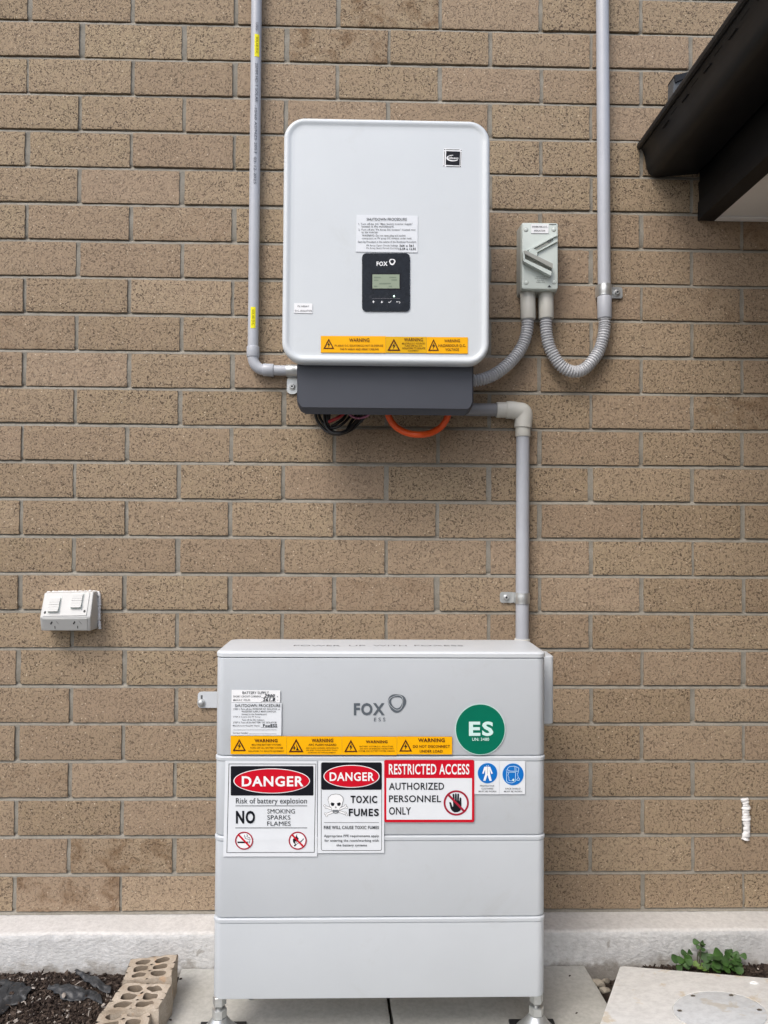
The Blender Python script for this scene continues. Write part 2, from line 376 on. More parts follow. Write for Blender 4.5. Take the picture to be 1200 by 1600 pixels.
# ------------------------------------------------------------------ ground
b = MB()
b.add([(-30, -30, -.035), (30, -30, -.035), (30, 3, -.035), (-30, 3, -.035)], [(0, 1, 2, 3)], SOILM)
g = b.build('ground', smooth=None); tag(g, 'dark bare soil around the pavers', kind='structure')

def soil_patch(x0, x1, y0, y1, base, amp, seed, step=.005):
    nx, ny = int((x1-x0)/step), int((y1-y0)/step); vs = []; fs = []
    for j in range(ny+1):
        for i in range(nx+1):
            x, y = x0+(x1-x0)*i/nx, y0+(y1-y0)*j/ny
            z = base(x, y)+amp*(noise.noise((x*14, y*14, seed))*1.2+noise.noise((x*50, y*50, seed))*.7+noise.noise((x*140, y*140, seed))*.45)
            e = min(i, nx-i, j)/6.; z -= .02*max(0, 1-e) if j < 6 or i < 6 or nx-i < 6 else 0
            vs.append((x, y, z))
    for j in range(ny):
        for i in range(nx): a = j*(nx+1)+i; fs.append((a, a+1, a+nx+2, a+nx+1))
    return vs, fs
def chips(b, n, x0, x1, y0, y1, base, seed, s0=.003, s1=.012, pale=.06, ok=None):
    rnd = random.Random(seed)
    for _ in range(n):
        x, y = rnd.uniform(x0, x1), rnd.uniform(y0, y1)
        if ok and not ok(x, y): continue
        L = s0+(s1-s0)*rnd.random()**2.5; R = Matrix.Rotation(rnd.uniform(0, 6.3), 3, 'Z') @ Matrix.Rotation(rnd.gauss(0, .6), 3, 'X') @ Matrix.Rotation(rnd.gauss(0, .6), 3, 'Y')
        c = Vector((x, y, base(x, y)+rnd.uniform(-.001, .005)))
        d = (L, L*rnd.uniform(.3, .8), L*rnd.uniform(.15, .4))
        vs = [c+R @ Vector((sx*d[0]*rnd.uniform(.6, 1.1), sy*d[1]*rnd.uniform(.5, 1.1), sz*d[2]*rnd.uniform(.6, 1.1))) for sx in (-1, 1) for sy in (-1, 1) for sz in (-1, 1)]
        q = rnd.random(); m = CHIP3 if q < pale else CHIP2 if q < .45 else CHIP1
        b.add(vs, [(0, 1, 3, 2), (4, 6, 7, 5), (0, 4, 5, 1), (2, 3, 7, 6), (0, 2, 6, 4), (1, 5, 7, 3)], m)
baseL = lambda x, y: -.020+.010*math.exp(-((y+.10)/.05)**2)-.012*max(0, min(1, (x+.62)/.2))
b = MB(); vs, fs = soil_patch(-1.35, -.375, -.75, -.073, baseL, .005, 3); b.add(vs, fs, SOILM)
chips(b, 26000, -1.15, -.40, -.42, -.080, baseL, 11, .0009, .0062)
chips(b, 1500, -1.1, -.42, -.36, -.080, lambda x, y: baseL(x, y)+.012*(noise.noise((x*18, y*18, 1)) > .02), 31, .001, .005, pale=.12)
for i_ in range(46):
    rnd = random.Random(i_); x_, y_ = rnd.uniform(-1., -.45), rnd.uniform(-.34, -.085); a_ = rnd.uniform(0, 3.1); l_ = rnd.uniform(.008, .022); z_ = baseL(x_, y_)+.006
    b.tube(spline([(x_, y_, z_), (x_+l_*.5*math.cos(a_), y_+l_*.5*math.sin(a_), z_+.004), (x_+l_*math.cos(a_+.3), y_+l_*math.sin(a_+.3), z_+rnd.uniform(-.002, .004))], 4), rnd.uniform(.0005, .0011), CHIP3 if i_ % 3 == 0 else CHIP2, n=5)
o = b.build('mulch', smooth=None, recalc=False); tag(o, 'dark bark mulch and soil heaped along the footing, left of the cabinet', 'mulch', kind='stuff')
baseR = lambda x, y: -.010+.006*math.exp(-((y+.09)/.04)**2)-.035*max(0, min(1, (.62-x)/.08))
b = MB(); vs, fs = soil_patch(.50, 1.5, -.5, -.073, baseR, .004, 8); b.add(vs, fs, SOILM)
chips(b, 12000, .50, 1.25, -.34, -.078, baseR, 12, .0009, .0052, pale=.04)
o = b.build('garden_soil', smooth=None, recalc=False); tag(o, 'dark crumbly garden soil behind the white lid on the right', 'soil', kind='stuff')

# ------------------------------------------------------------------ pavers
def paver(c, label, parent=None):
    nx, ny = 60, 60; b = MB(); th = .045; rs = []
    def q(u, v):
        TL, TR, BR, BL = c
        return Vector(((TL[0]*(1-u)+TR[0]*u)*(1-v)+(BL[0]*(1-u)+BR[0]*u)*v, (TL[1]*(1-u)+TR[1]*u)*(1-v)+(BL[1]*(1-u)+BR[1]*u)*v, 0))
    vs = []; fs = []
    for j in range(ny+1):
        for i in range(nx+1):
            p = q(i/nx, j/ny); e = min(i, nx-i, j, ny-j)
            p.z = noise.noise((p.x*9, p.y*9, 0))*.0006-(.002 if e == 0 else 0)
            if e == 0: p.x += noise.noise((p.x*60, p.y*60, 4))*.0016; p.y += noise.noise((p.x*60, p.y*60, 9))*.0016
            vs.append(p)
    for j in range(ny):
        for i in range(nx): a = j*(nx+1)+i; fs.append((a, a+1, a+nx+2, a+nx+1))
    per = [i for i in range(nx+1)]+[j*(nx+1)+nx for j in range(1, ny+1)]+[ny*(nx+1)+i for i in range(nx-1, -1, -1)]+[j*(nx+1) for j in range(ny-1, 0, -1)]
    o = len(vs); vs += [vs[k]+Vector((0, 0, -th)) for k in per]
    fs += [(per[k], per[(k+1) % len(per)], o+(k+1) % len(per), o+k) for k in range(len(per))]
    b.add(vs, fs, PAVE); ob = b.build('concrete_paver'); tag(ob, label, 'paver', 'concrete pavers under the battery cabinet'); return ob
yb = -.0775; yf = -.66
sx = lambda x, y: x+.062*(-.07-y)
paver([(-.396, yb), (sx(.041, yb), yb), (sx(.041, yf), yf), (sx(-.396, yf), yf)], 'pale grey concrete paver under the left end of the cabinet')
paver([(sx(.048, yb), yb), (.487, yb), (sx(.487, yf), yf), (sx(.048, yf), yf)], 'pale grey concrete paver under the right end of the cabinet, beside the white lid')

BOUNCEM = rough_mat('bounce_concrete', [(.3, (.14, .138, .13)), (.7, (.20, .197, .19))], 7, 330, .35, .001)
b = MB(); b.box(-9, 9, -12, -.69, -.033, -.004, BOUNCEM, e=.003); o = b.build('bounce_strip'); tag(o, 'unseen concrete strip added in front of the pavers to bounce light', kind='structure')  # unseen concrete, added to bounce light onto the soffit and undersides
# ------------------------------------------------------------------ brick wall
CP = .08584; BZ = EYE-.8872; X0 = -.675
wall = thing('brick_wall', 'tan speckled brick wall with grey raked mortar on a pale concrete footing', 'wall', (0, 0, BZ))
def wall_bricks():
    V = []; F = []; T = []; rnd = random.Random(5)
    stains = {(15, -.0): 0}
    for r in range(0, 33):
        zb = BZ+r*CP; off = 0 if (23-r) % 2 == 0 else -.12
        for n in range(-8, 11):
            xa = X0+off+n*.24+.005; xb = xa+.230
            if xb < -2.0 or xa > 2.1: continue
            z0, z1 = zb+.0090, zb+CP
            vis = -1.25 < xa < 1.25 and z1 < 2.45
            nx, nz = (30, 10) if vis else (4, 2)
            xa += rnd.gauss(0, .0012); xb += rnd.gauss(0, .0012); dz = rnd.gauss(0, .0007); z0 += dz; z1 += dz*.5
            dy = rnd.gauss(0, .0008); tilt = rnd.gauss(0, .0008); tl = rnd.gauss(0, .0007)
            tone = min(1, max(0, rnd.gauss(.5, .26))); hue = rnd.random(); st = 0
            cx, cz = (xa+xb)/2, (z0+z1)/2
            def near(px, py): q = W(px, py, 0); return abs(q.x-cx) < .12 and abs(q.z-cz) < .043
            if any(near(*q) for q in ((585, 22), (560, 90), (575, 20))): st = .65
            if any(near(*q) for q in ((130, 1345), (110, 1400))): st = .6
            if any(near(*q) for q in ((1150, 650), (1185, 375))): st = .55; tone *= .5
            if rnd.random() < .08: st = max(st, .22)
            o = len(V); cols = nx+1
            for j in range(-1, nz+2):
                for i in range(-1, nx+2):
                    ii, jj = min(max(i, 0), nx), min(max(j, 0), nz)
                    x = xa+(xb-xa)*ii/nx; z = z0+(z1-z0)*jj/nz+tl*(ii/nx-.5)
                    back = (i != ii or j != jj)
                    if vis:
                        e = min(ii, nx-ii, jj, nz-jj)
                        jx = noise.noise((x*90, z*90, 1.5+r))*.0012; jz = noise.noise((x*110, z*110, 7.5+r))*.0009
                        if ii in (0, nx): x += jx
                        if jj in (0, nz): z += jz
                        y = dy+noise.noise((x*60, z*60, r))*.0006+noise.noise((x*230, z*230, r))*.0005
                        if e == 0: y += .0007
                    else: y = dy
                    if back: y = .014
                    y += tilt*(ii/nx-.5)
                    V.append((x, y, z))
            w_ = nx+3
            for j in range(nz+2):
                for i in range(nx+2):
                    a = o+j*w_+i; F.append((a, a+1, a+w_+1, a+w_)); T.append((tone, hue, st, 1))
    me = bpy.data.meshes.new('masonry'); 
    nb = len(F)
    # mortar: bed joints struck (deeper at the top), upright joints nearly flush
    mo = len(V); prof = []
    for r in range(0, 34):
        zb = BZ+r*CP
        prof += [(zb+.0001, .0024), (zb+.0025, .0026), (zb+.0060, .0040), (zb+.0078, .0068), (zb+.0105, .0074), (zb+.018, .0036), (zb+.06, .0038), (zb+CP-.004, .0040)]
    xs = [-2.0+4.1*i/820 for i in range(821)]
    for (z, y) in prof:
        for x in xs:
            V.append((x, y+noise.noise((x*40, z*60, 3))*.0009+noise.noise((x*160, z*200, 3))*.0004, z+noise.noise((x*25, z*30, 5))*.0007))
    n = len(xs)
    for j in range(len(prof)-1):
        for i in range(n-1):
            a = mo+j*n+i; F.append((a, a+1, a+n+1, a+n)); T.append((.5, .5, 0, 1))
    k = len(V)   # solid back of the wall
    V += [(-2.0, .014, BZ), (2.1, .014, BZ), (2.1, .014, BZ+34*CP), (-2.0, .014, BZ+34*CP), (-2.0, .11, BZ), (2.1, .11, BZ), (2.1, .11, BZ+34*CP), (-2.0, .11, BZ+34*CP)]
    for f in ((4, 5, 6, 7), (3, 2, 6, 7), (0, 3, 7, 4), (1, 2, 6, 5), (0, 1, 2, 3)): F.append(tuple(k+q for q in f)); T.append((.5, .5, 0, 1))
    me.from_pydata(V, [], F); me.materials.append(BRICK); me.materials.append(MORTAR)
    mi = np.zeros(len(F), dtype=np.int32); mi[nb:] = 1; me.polygons.foreach_set('material_index', mi)
    at = me.attributes.new('tone', 'FLOAT_COLOR', 'CORNER')
    ar = np.repeat(np.array(T, dtype=np.float32), [len(f) for f in F], axis=0); at.data.foreach_set('color', ar.ravel())
    me.polygons.foreach_set('use_smooth', [True]*len(F)); me.set_sharp_from_angle(angle=rad(38)); me.update()
    o = bpy.data.objects.new('masonry', me); C.objects.link(o); o.parent = wall; o.matrix_parent_inverse = wall.matrix_world.inverted()
wall_bricks()
b = MB(); xs = [-2.1+4.3*i/1000 for i in range(1001)]; FR = -.0755
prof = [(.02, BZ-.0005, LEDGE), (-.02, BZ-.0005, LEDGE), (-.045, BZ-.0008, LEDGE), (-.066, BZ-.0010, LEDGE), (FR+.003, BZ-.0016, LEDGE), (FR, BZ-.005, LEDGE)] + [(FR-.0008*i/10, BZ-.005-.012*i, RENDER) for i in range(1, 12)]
vs = []; fs = []; n = len(xs)
for k, (y, z, m) in enumerate(prof):
    for x in xs:
        a = noise.noise((x*7, z*7, 2))*.0018+noise.noise((x*45, z*80, 2))*.0016+noise.noise((x*110, z*210, 6))*.0007
        edge = noise.noise((x*30, 1, 2))*.0012 if k in (4, 5) else 0
        vs.append((x, y+(a if k > 3 else 0)+edge, z+(a*.35 if k <= 4 else 0)+edge*.6))
b.v = vs
for j in range(len(prof)-1):
    k_ = b.mi(prof[j+1][2])
    for i in range(n-1): q = j*n+i; b.f.append((q, q+1, q+n+1, q+n)); b.m.append(k_)
b.build('concrete_footing', wall, recalc=False, smooth=60)

# ------------------------------------------------------------------ inverter
inv = thing('solar_inverter', 'white wall-mounted inverter box with a small display and a charcoal lower cover', 'inverter', (.036, 0, 1.2))
IY = -.20
IQ = IY+.009
tl, br_ = W(442, 187, IQ), W(764.5, 571.5, IQ); tr_, bl_ = W(764.8, 190, IQ), W(442.5, 568, IQ)
ix0, ix1, iz0, iz1 = (tl.x+bl_.x)/2, (tr_.x+br_.x)/2, (br_.z+bl_.z)/2, (tl.z+tr_.z)/2
ir = .045
def sec(y, i): return (y, ix0+i, ix1-i, iz0+i, iz1-i, ir-i)
b = MB()
b.rr('y', [sec(IY+.030, .004), sec(IY+.028, .001), sec(IY+.012, 0), sec(IY+.006, .0006), sec(IY+.0022, .0028), sec(IY+.0004, .0062), sec(IY+.0002, .0085), sec(IY+.0009, .0110), sec(IY+.0018, .0132), sec(IY+.0027, .0152), sec(IY+.0032, .0180), sec(IY+.0031, .026), sec(IY+.0030, .044)], PAINT, n=14)
b.build('front_cover', inv)
b = MB(); b.box(ix0+.02, ix1-.02, -.028, IY+.028, iz0+.02, iz1-.016, PAINT, e=.004, axis='y', r=.03, n=8)
for k in range(18):
    x = ix0+.04+k*(ix1-ix0-.08)/17; b.box(x-.0012, x+.0012, -.012, -.030, iz0+.06, iz1-.05, PAINT, e=.0003)
b.build('body', inv)
b = MB(); b.box(ix0+.06, ix1-.06, .001, -.014, iz0+.05, iz1-.06, STEEL, e=.001); b.build('mounting_bracket', inv)
PY = IY+.0030   # panel plane
# charcoal lower cover
DY = -.172
dx0, dx1 = W(464, 600, DY).x, W(740, 600, DY).x; zt = W(600, 566, DY).z+.012; zf = W(600, 637.5, DY).z; zb = W(600, 648, DY+.014).z
b = MB(); cut = .030
def dsec(y, z0, i=0): # front outline with cut lower corners
    return [(dx0+i, y, zt), (dx0+i, y, zf+.012-0), (dx0+i+.006, y, z0+.010), (dx0+i+.014, y, z0+.003), (dx0+i+.024, y, z0), (dx1-i-.024, y, z0), (dx1-i-.014, y, z0+.003), (dx1-i-.006, y, z0+.010), (dx1-i, y, zf+.012), (dx1-i, y, zt)]
A = [(dx0, DY+.003, zt), (dx0, DY+.003, zf+.014), (dx0+.004, DY+.003, zf+.005), (dx0+.009, DY+.003, zf), (dx1-.009, DY+.003, zf), (dx1-.004, DY+.003, zf+.005), (dx1, DY+.003, zf+.014), (dx1, DY+.003, zt)]
F0 = [(p[0]+(.003 if p[0] < .03 else -.003), DY, p[2]) for p in A]
Bt = [(dx0, DY+.02, zt), (dx0, DY+.02, zf+.008), (dx0+.007, DY+.018, zb+.006), (dx0+.018, DY+.016, zb), (dx1-.018, DY+.016, zb), (dx1-.007, DY+.018, zb+.006), (dx1, DY+.02, zf+.008), (dx1, DY+.02, zt)]
Bk = [(p[0], -.006, p[2]+(0 if p[2] > 1.25 else .038)) for p in Bt]
b.rings([F0, A, Bt, Bk], DARKG, cap0=True, cap1=False, closed=False)
b.add([F0[0], F0[-1], A[-1], A[0], Bk[0], Bk[-1]], [(0, 1, 2, 3), (3, 2, 5, 4)], DARKG)
# inner wall thickness
In = [(p[0]+(.003 if p[0] < .03 else -.003), p[1]+.003, p[2]+.003) for p in Bt]; In2 = [(p[0], -.0065, p[2]+(0 if p[2] > 1.25 else .038)) for p in In]
b.rings([In, In2], DARKG, False, False, closed=False); b.rings([Bt, In], DARKG, False, False, closed=False)
b.build('lower_cover', inv, smooth=25)
for px, mat_ in ((497, BLACKM), (520, BLACKM), (575, BLACKM), (612, STEEL), (700, STEEL), (660, BLACKM)):
    p = W(px, 640, -.10); b = MB(); b.lathe([(.009, 0), (.012, .002), (.012, .012), (.009, .014), (.009, .04)], (p.x, -.09, zb+.022), mat_, n=12); b.build('cable_gland', inv)
# display
s = Sticker(PY, 540, 320, 8.892, th=.0022); pts = s.rrp(228, 672, 895, 1480, 62, 8)
front = [s.P(x, y, 0) for x, y in pts]; back = [p+Vector((0, .003, 0)) for p in front]; nn = len(pts)
s.b.add(front+back, [tuple(range(nn))]+[(i, (i+1) % nn, (i+1) % nn+nn, i+nn) for i in range(nn)], PANEL)
s.text('FOX', 430, 788, 583, 850, WHT, .035); swirl(s, 648, 792, 44, WHT, thin=False)
s.text('ESS', 532, 866, 588, 880, KG, 0); s.line(368, 1301, 758, 1301, 4, ink('dim_grey', (.2, .2, .22)))
s.frame(355, 950, 768, 1182, 10, 14, K, 1)
for cx in (430, 470, 545, 580, 620): s.line(cx-12, 1270, cx+12, 1270, 3, KG)
s.poly([(387, 1328), (405, 1352), (392, 1349), (392, 1366), (382, 1366), (382, 1349), (369, 1352)], WHT); s.poly([(487, 1358), (503, 1330), (519, 1358)], WHT); s.line(503, 1345, 503, 1366, 8, WHT)
s.pline([(593, 1348), (608, 1362), (634, 1334)], 7, WHT); s.pline([(708, 1348), (752, 1348), (756, 1362), (744, 1368)], 6, WHT); s.poly([(702, 1348), (716, 1338), (716, 1358)], WHT)
s.disc(672, 1270, 11, 13, LED, 2, 16)
disp = s.build('display_panel', inv)
s = Sticker(PY-.0022, 540, 320, 8.892, th=.0004); s.rect(373, 967, 748, 1162, LCDM, 1)
for (y, x0, x1) in ((1000, 395, 480), (1000, 610, 700), (1040, 395, 450), (1035, 640, 715), (1085, 470, 620), (1125, 395, 440), (1125, 600, 640)):
    x = x0
    while x < x1: s.rect(x, y, x+10, y+16, LCDD, 2); x += 16
s.build('screen', disp)
# labels on the inverter
s = Sticker(PY, 540, 320, 8.892, th=.0012); s.base([(152, 138), (1004, 152), (1000, 664), (142, 652)], WH, EDGE)
s.text('SHUTDOWN PROCEDURE', 292, 182, 850, 220, KG, .006)
for t, x0, y0, x1, y1 in (('1. Turn off the AC "Main Switch Inverter Supply"', 178, 252, 930, 284), ('located in the switchboard.', 222, 286, 672, 312), ('2. Turn off the "PV Array DC Isolator" located next', 178, 332, 972, 364), ('to the inverter.', 220, 366, 455, 392),
    ('WARNING: Do not open plug and socket', 228, 412, 834, 446), ('connectors or PV array DC isolator under load.', 226, 452, 918, 484), ('Start-Up Procedure is the reverse of the Shutdown Procedure', 170, 500, 980, 534), ('PV Array Open Circuit Voltage', 290, 552, 726, 582), ('PV Array Short Circuit Current', 290, 590, 732, 618)):
    s.text(t, x0, y0, x1, y1, KG, .004)
s.text('366 x 361', 748, 552, 945, 580, K, .03); s.text('12.59 x 12.55', 738, 596, 975, 626, K, .03)
s.build('shutdown_label', inv, 'white shutdown procedure label above the display')
s = Sticker(PY, 370, 460, 4.8, th=.0012); s.base([(431, 65), (568, 68), (567, 142), (430, 139)], WHT, EDGE, 3)
s.text('PV ARRAY', 456, 83, 542, 94, KG, .01); s.text('D.C. ISOLATOR', 437, 116, 563, 128, KG, .01)
s.build('isolator_label', inv, 'small white label at the lower left')
def warn_tags():
    for (x0, x1, y0, y1, m, tri, items, lab) in (
        (216, 573.5, 264, 356, YEL, (230, 279, 290, 335), (('WARNING', 372, 277, 484, 297, .012), ('PV ARRAY D.C. ISOLATORS DO NOT DE-ENERGISE', 293, 312, 560, 323, .006), ('THE PV ARRAY AND ARRAY CABLING', 322, 332, 535, 343, .008)), 'wide amber label, first of the three'),
        (574.5, 799.5, 268, 357, YEL2, (583, 280, 655, 346), (('WARNING', 675, 275, 780, 294, .01), ('MULTIPLE D.C. SOURCES', 665, 301, 790, 310, .006), ('TURN OFF ALL D.C.', 678, 314, 778, 323, .006), ('ISOLATORS TO ISOLATE', 665, 327, 792, 337, .008), ('EQUIPMENT', 697, 342, 757, 350, .006)), 'duller amber label in the middle'),
        (800.5, 1027, 270, 360, YEL, (808, 281, 868, 346), (('WARNING', 897, 283, 983, 299, .012), ('HAZARDOUS D.C.', 865, 310, 1015, 324, .012), ('VOLTAGE', 903, 332, 978, 346, .012)), 'amber label at the right end')):
        s = Sticker(PY, 440, 450, 3.5294, th=.0014); s.base([(x0, y0), (x1, y0+1.5), (x1, y1+2), (x0, y1)], m, BRN, 3)
        s.tri(*tri, BRN)
        for t, a, c_, d, e, bo in items: s.text(t, a, c_, d, e, BRN, bo)
        s.build('warning_label', inv, lab)
warn_tags()
s = Sticker(PY, 430, 170, 3.4286, th=.0003)
s.base([(903, 212), (1001, 216), (997, 313), (899, 309)], WHT, WHT, 2)
s.poly([(916, 226), (991, 229), (988, 303), (913, 300)], K, 1)
for t in (0, 1):
    s.line(916, 218+90*t, 988, 220+90*t, 3, KG, 1)
s.line(907, 228, 905, 300, 3, KG, 1); s.line(996, 231, 993, 303, 3, KG, 1)
for q in ((908, 218), (996, 222), (904, 305), (992, 309)): s.disc(*q, 3, 3, K, 1, 10)
A = [(952+35*math.cos(t), 264+17*math.sin(t)) for t in [rad(40+i*11) for i in range(22)]]; B = [(954+30*math.cos(t), 263+13*math.sin(t)) for t in [rad(40+i*11) for i in range(22)]]
s.band(A, B, WHT, 2, closed=False); s.text('infineon', 927, 257, 981, 270, WHT, .02, 3)
s.build('maker_badge', inv, 'small black square badge with a white oval mark at the upper right')

# ------------------------------------------------------------------ battery cabinet
bat = thing('battery_cabinet', 'pale grey free-standing battery stack covered in warning signs, standing on steel feet', 'battery', (.03, -.22, 0))
FY, BY = -.345, -.186
FQ = FY+.014
bx0 = (W(340, 1030, FQ).x+W(331.5, 1550, FQ).x)/2; bx1 = (W(850.5, 1030, FQ).x+W(852, 1550, FQ).x)/2
zs = [W(600, 1561.5, FY).z, W(600, 1434, FY).z, W(600, 1306, FY).z, W(600, 1181.5, FY).z, W(600, 1028, FY).z, W(600, 1020, FY).z]
def cab(z0, z1, name, top_lip=True, label=None):
    """one module: rounded plan, a slightly proud lip along its top edge and a thin gap below it"""
    b = MB(); R = .017
    def S(z, i): return (z, bx0+i, bx1-i, FY+i, BY-0, R-i*.5)
    g = .0006
    L = [S(z0+g, .004), S(z0+g+.0008, .0022), S(z0+g+.003, .0012)]
    if top_lip: L += [S(z1-.0100, .0012), S(z1-.0094, .0030), S(z1-.0088, .0030), S(z1-.0084, .0002), S(z1-.0076, 0), S(z1-.0026, 0), S(z1-.0010, .0010), S(z1-g, .0030)]
    else: L += [S(z1-.002, .0012), S(z1-g, .0022)]
    b.rr('z', L, PAINT_B, n=8); o = b.build(name, bat, smooth=30)
    return o
for k in range(3): cab(zs[k], zs[k+1], 'battery_module')
cab(zs[3], zs[4]-.0002, 'control_module', top_lip=False)
b = MB(); b.rr('z', [(zs[0]+.004, bx0+.01, bx1-.01, FY+.01, BY-.01, .01), (zs[4], bx0+.01, bx1-.01, FY+.01, BY-.01, .01)], SEAM); b.build('inner_frame', bat)
# lid: wider rounding at the back corners
b = MB(); zl0, zl1 = zs[4]+.0002, zs[5]+.002
def lidring(z, i):
    r1, r2 = .017-i*.3, .03; pts = []
    for (cx, cy, r, t0) in ((bx1-i-r2, BY-i-r2+.0, r2, 0), (bx0+i+r2*.6, BY-i-r2*.6, r2*.6, 90), (bx0+i+r1, FY+i+r1, r1, 180), (bx1-i-r1, FY+i+r1, r1, 270)):
        pts += [(cx+r*math.cos(rad(t0+90*k/8)), cy+r*math.sin(rad(t0+90*k/8)), z) for k in range(9)]
    return pts
b.rings([lidring(zl0, .0025), lidring(zl0+.001, .0002), lidring(zl0+.0075, 0), lidring(zl1-.0022, .0012), lidring(zl1-.0006, .0036), lidring(zl1, .0075)], PAINT_LID)
lid = b.build('lid', bat, smooth=35)
vs, fs = [], []
b = MB()
for t, xa, xb in (('POWER', 458, 532), ('UP', 545, 571), ('WITH', 583, 636), ('FOXESS', 648, 725)):
    g_, f_ = text_geo(t, .0); p0 = WZ(xa, 1010.5, zl1); p1 = WZ(xb, 1010.5, zl1)
    b.add([(p0.x+(p1.x-p0.x)*u, p0.y+.006+.014*v, zl1+.0003) for u, v in g_], f_, FAINT)
b.build('lid_lettering', lid, smooth=None, recalc=False)
# underside and feet
for k, (px, yy) in enumerate(((343, -.312), (838, -.312), (343, -.218), (838, -.218))):
    c = W(px, 1575, -.312); c = Vector((c.x+(0 if k < 2 else (.04 if k == 2 else -.04)), yy, 0))
    h = zs[0]
    b = MB()
    if k > 1: b = MB(); b.lathe([(.0062, .001), (.0062, h)], Vector((c.x, -.186, 0)), STEELD, n=20); b.build('rear_foot', bat); continue
    b.lathe([(.0118, .0680), (.0128, .0690), (.0128, .084), (.0118, .085)], c, STEEL, n=6)
    b.lathe([(.0080, .050), (.0078, h)], c, STEELD, n=16)
    b.lathe([(.0120, .0450), (.0138, .0460), (.0138, .0600), (.0120, .0610)], c, STEEL, n=6)
    b.lathe([(.0400, .0052), (.0412, .0080), (.0400, .0125), (.0355, .0170), (.0250, .0285), (.0165, .0400), (.0140, .0450)], c, STEEL, n=40)
    o = b.build('levelling_foot', bat, smooth=32)
    b = MB(); b.box(c.x-.044, c.x+.044, c.y-.046, c.y+.047, .0006, .0058, BLACKM, e=.0015); b.build('rubber_pad', o)
# left wall bracket
b = MB(); Yb = -.006
p = [W(309, 1081, Yb), W(345, 1106, Yb)]
b.rr('y', [(Yb+.004, p[0].x, p[1].x+.03, p[1].z, p[0].z, .008), (Yb, p[0].x, p[1].x+.03, p[1].z, p[0].z, .008)], PAINT_B)
b.box(bx0+.012, bx0+.015, -.003, BY+.02, p[1].z, p[0].z, PAINT_B, e=.0005)
q = W(315, 1091, Yb); b.box(q.x-.0022, q.x+.0022, Yb-.0003, Yb+.001, q.z-.010, q.z+.007, SEAM, e=.0002)
o = b.build('wall_bracket', bat)
b = MB(); q = W(314.5, 1098, Yb); b.lathe([(.0088, -.001), (.0088, -.0025), (.0058, -.003), (.0058, -.007), (.004, -.008)], (q.x, Yb, q.z), STEEL, axis='y', n=18); b.build('bolt', o)
# right side cable cover with slots, and its hose
b = MB(); sx0, sx1 = bx1-.004, W(864, 1080, -.25).x; z1_, z0_ = W(860, 1024, -.25).z, W(860, 1130, -.25).z
b.box(sx0, sx1, -.258, -.192, z0_, z1_, PAINT_B, e=.003, axis='z', r=.008, n=6)
for yy in (1058, 1081):
    z = W(852, yy, -.258).z; b.box(sx0, sx0+.012, -.2585, -.248, z-.0007, z+.0007, SEAM, e=.0002)
b.build('side_cable_cover', bat)
b = MB(); pth = []
zz0 = z0_+.004; L = []
for i in range(151):
    t = i/150; L.append((bx1+.004-.022*t**2.2, -.222, zz0-.075*t))
b.tube(L, [.0125+.0012*math.sin(i*.9*2*math.pi/3) for i in range(151)], FLEXLOW, n=16); b.build('side_hose', bat)

SY = FY-.0006
def bulge(sb):   # printed sheet riding over the module lips
    zz = [zs[2]]
    def f(p):
        d = 0
        for z in zz:
            t = (p.z-(z-.004))/.006; d = max(d, math.exp(-t*t))
        return Vector((p.x, p.y-.00022*d, p.z))
    sb.warp(f)
def fin(s, name, lab): bulge(s.b); return s.build(name, bat, lab)
# DANGER explosion
s = Sticker(SY, 340, 1170, 4.4444)
s.base([(54, 84), (690, 86), (691, 748), (38, 748)], WH, WH, 60)
o_ = [(77, 103), (684, 104), (673, 721), (62, 723)]; i_ = [(81, 107), (680, 108), (669, 717), (66, 719)]; s.band(o_, i_, KG, 1)
s.rrect(91, 120, 666, 325, 8, K, 1); s.disc(376, 223, 266, 87, WHT, 2, 72); s.disc(376, 223, 260, 82, RED, 3, 72)
s.text('DANGER', 168, 190, 597, 262, WHT, .028, 4)
s.text('Risk of battery explosion', 127, 342, 620, 391, KG, .002)
s.line(124, 396, 622, 396, 4, KG); s.line(122, 549, 622, 549, 4, KG)
s.text('NO', 127, 430, 260, 520, K, .035)
s.text('SMOKING', 345, 418, 537, 449, KG, .0); s.text('SPARKS', 345, 461, 505, 492, KG, .0); s.text('FLAMES', 344, 504, 507, 535, KG, .0)
for cx, cy in ((184, 638), (556, 638)): s.disc(cx, cy, 66, 66, WHT, 1); s.ring(cx, cy, 54, 63, DRED, 3); s.line(cx-40, cy-42, cx+40, cy+42, 12, RED, 4)
s.rect(138, 644, 210, 655, K, 2); s.rect(216, 640, 219, 656, KG, 2); s.rect(222, 640, 225, 656, KG, 2)
s.pline([(188, 598), (184, 606), (192, 612), (190, 620), (204, 626), (216, 626), (222, 636)], 3, K); s.pline([(200, 594), (208, 600), (202, 608), (212, 614), (222, 616), (228, 636)], 3, K)
s.poly([(524, 645), (522, 630), (532, 617), (534, 626), (543, 608), (552, 590), (550, 606), (562, 622), (556, 642), (548, 654), (546, 638), (540, 646), (540, 662), (530, 656)], K, 2)
s.line(532, 676, 546, 662, 10, K); s.line(572, 650, 598, 624, 6, KG); s.line(546, 664, 572, 648, 3, KG)
fin(s, 'danger_sign', 'white sign with black header and red DANGER oval, warning of battery explosion')
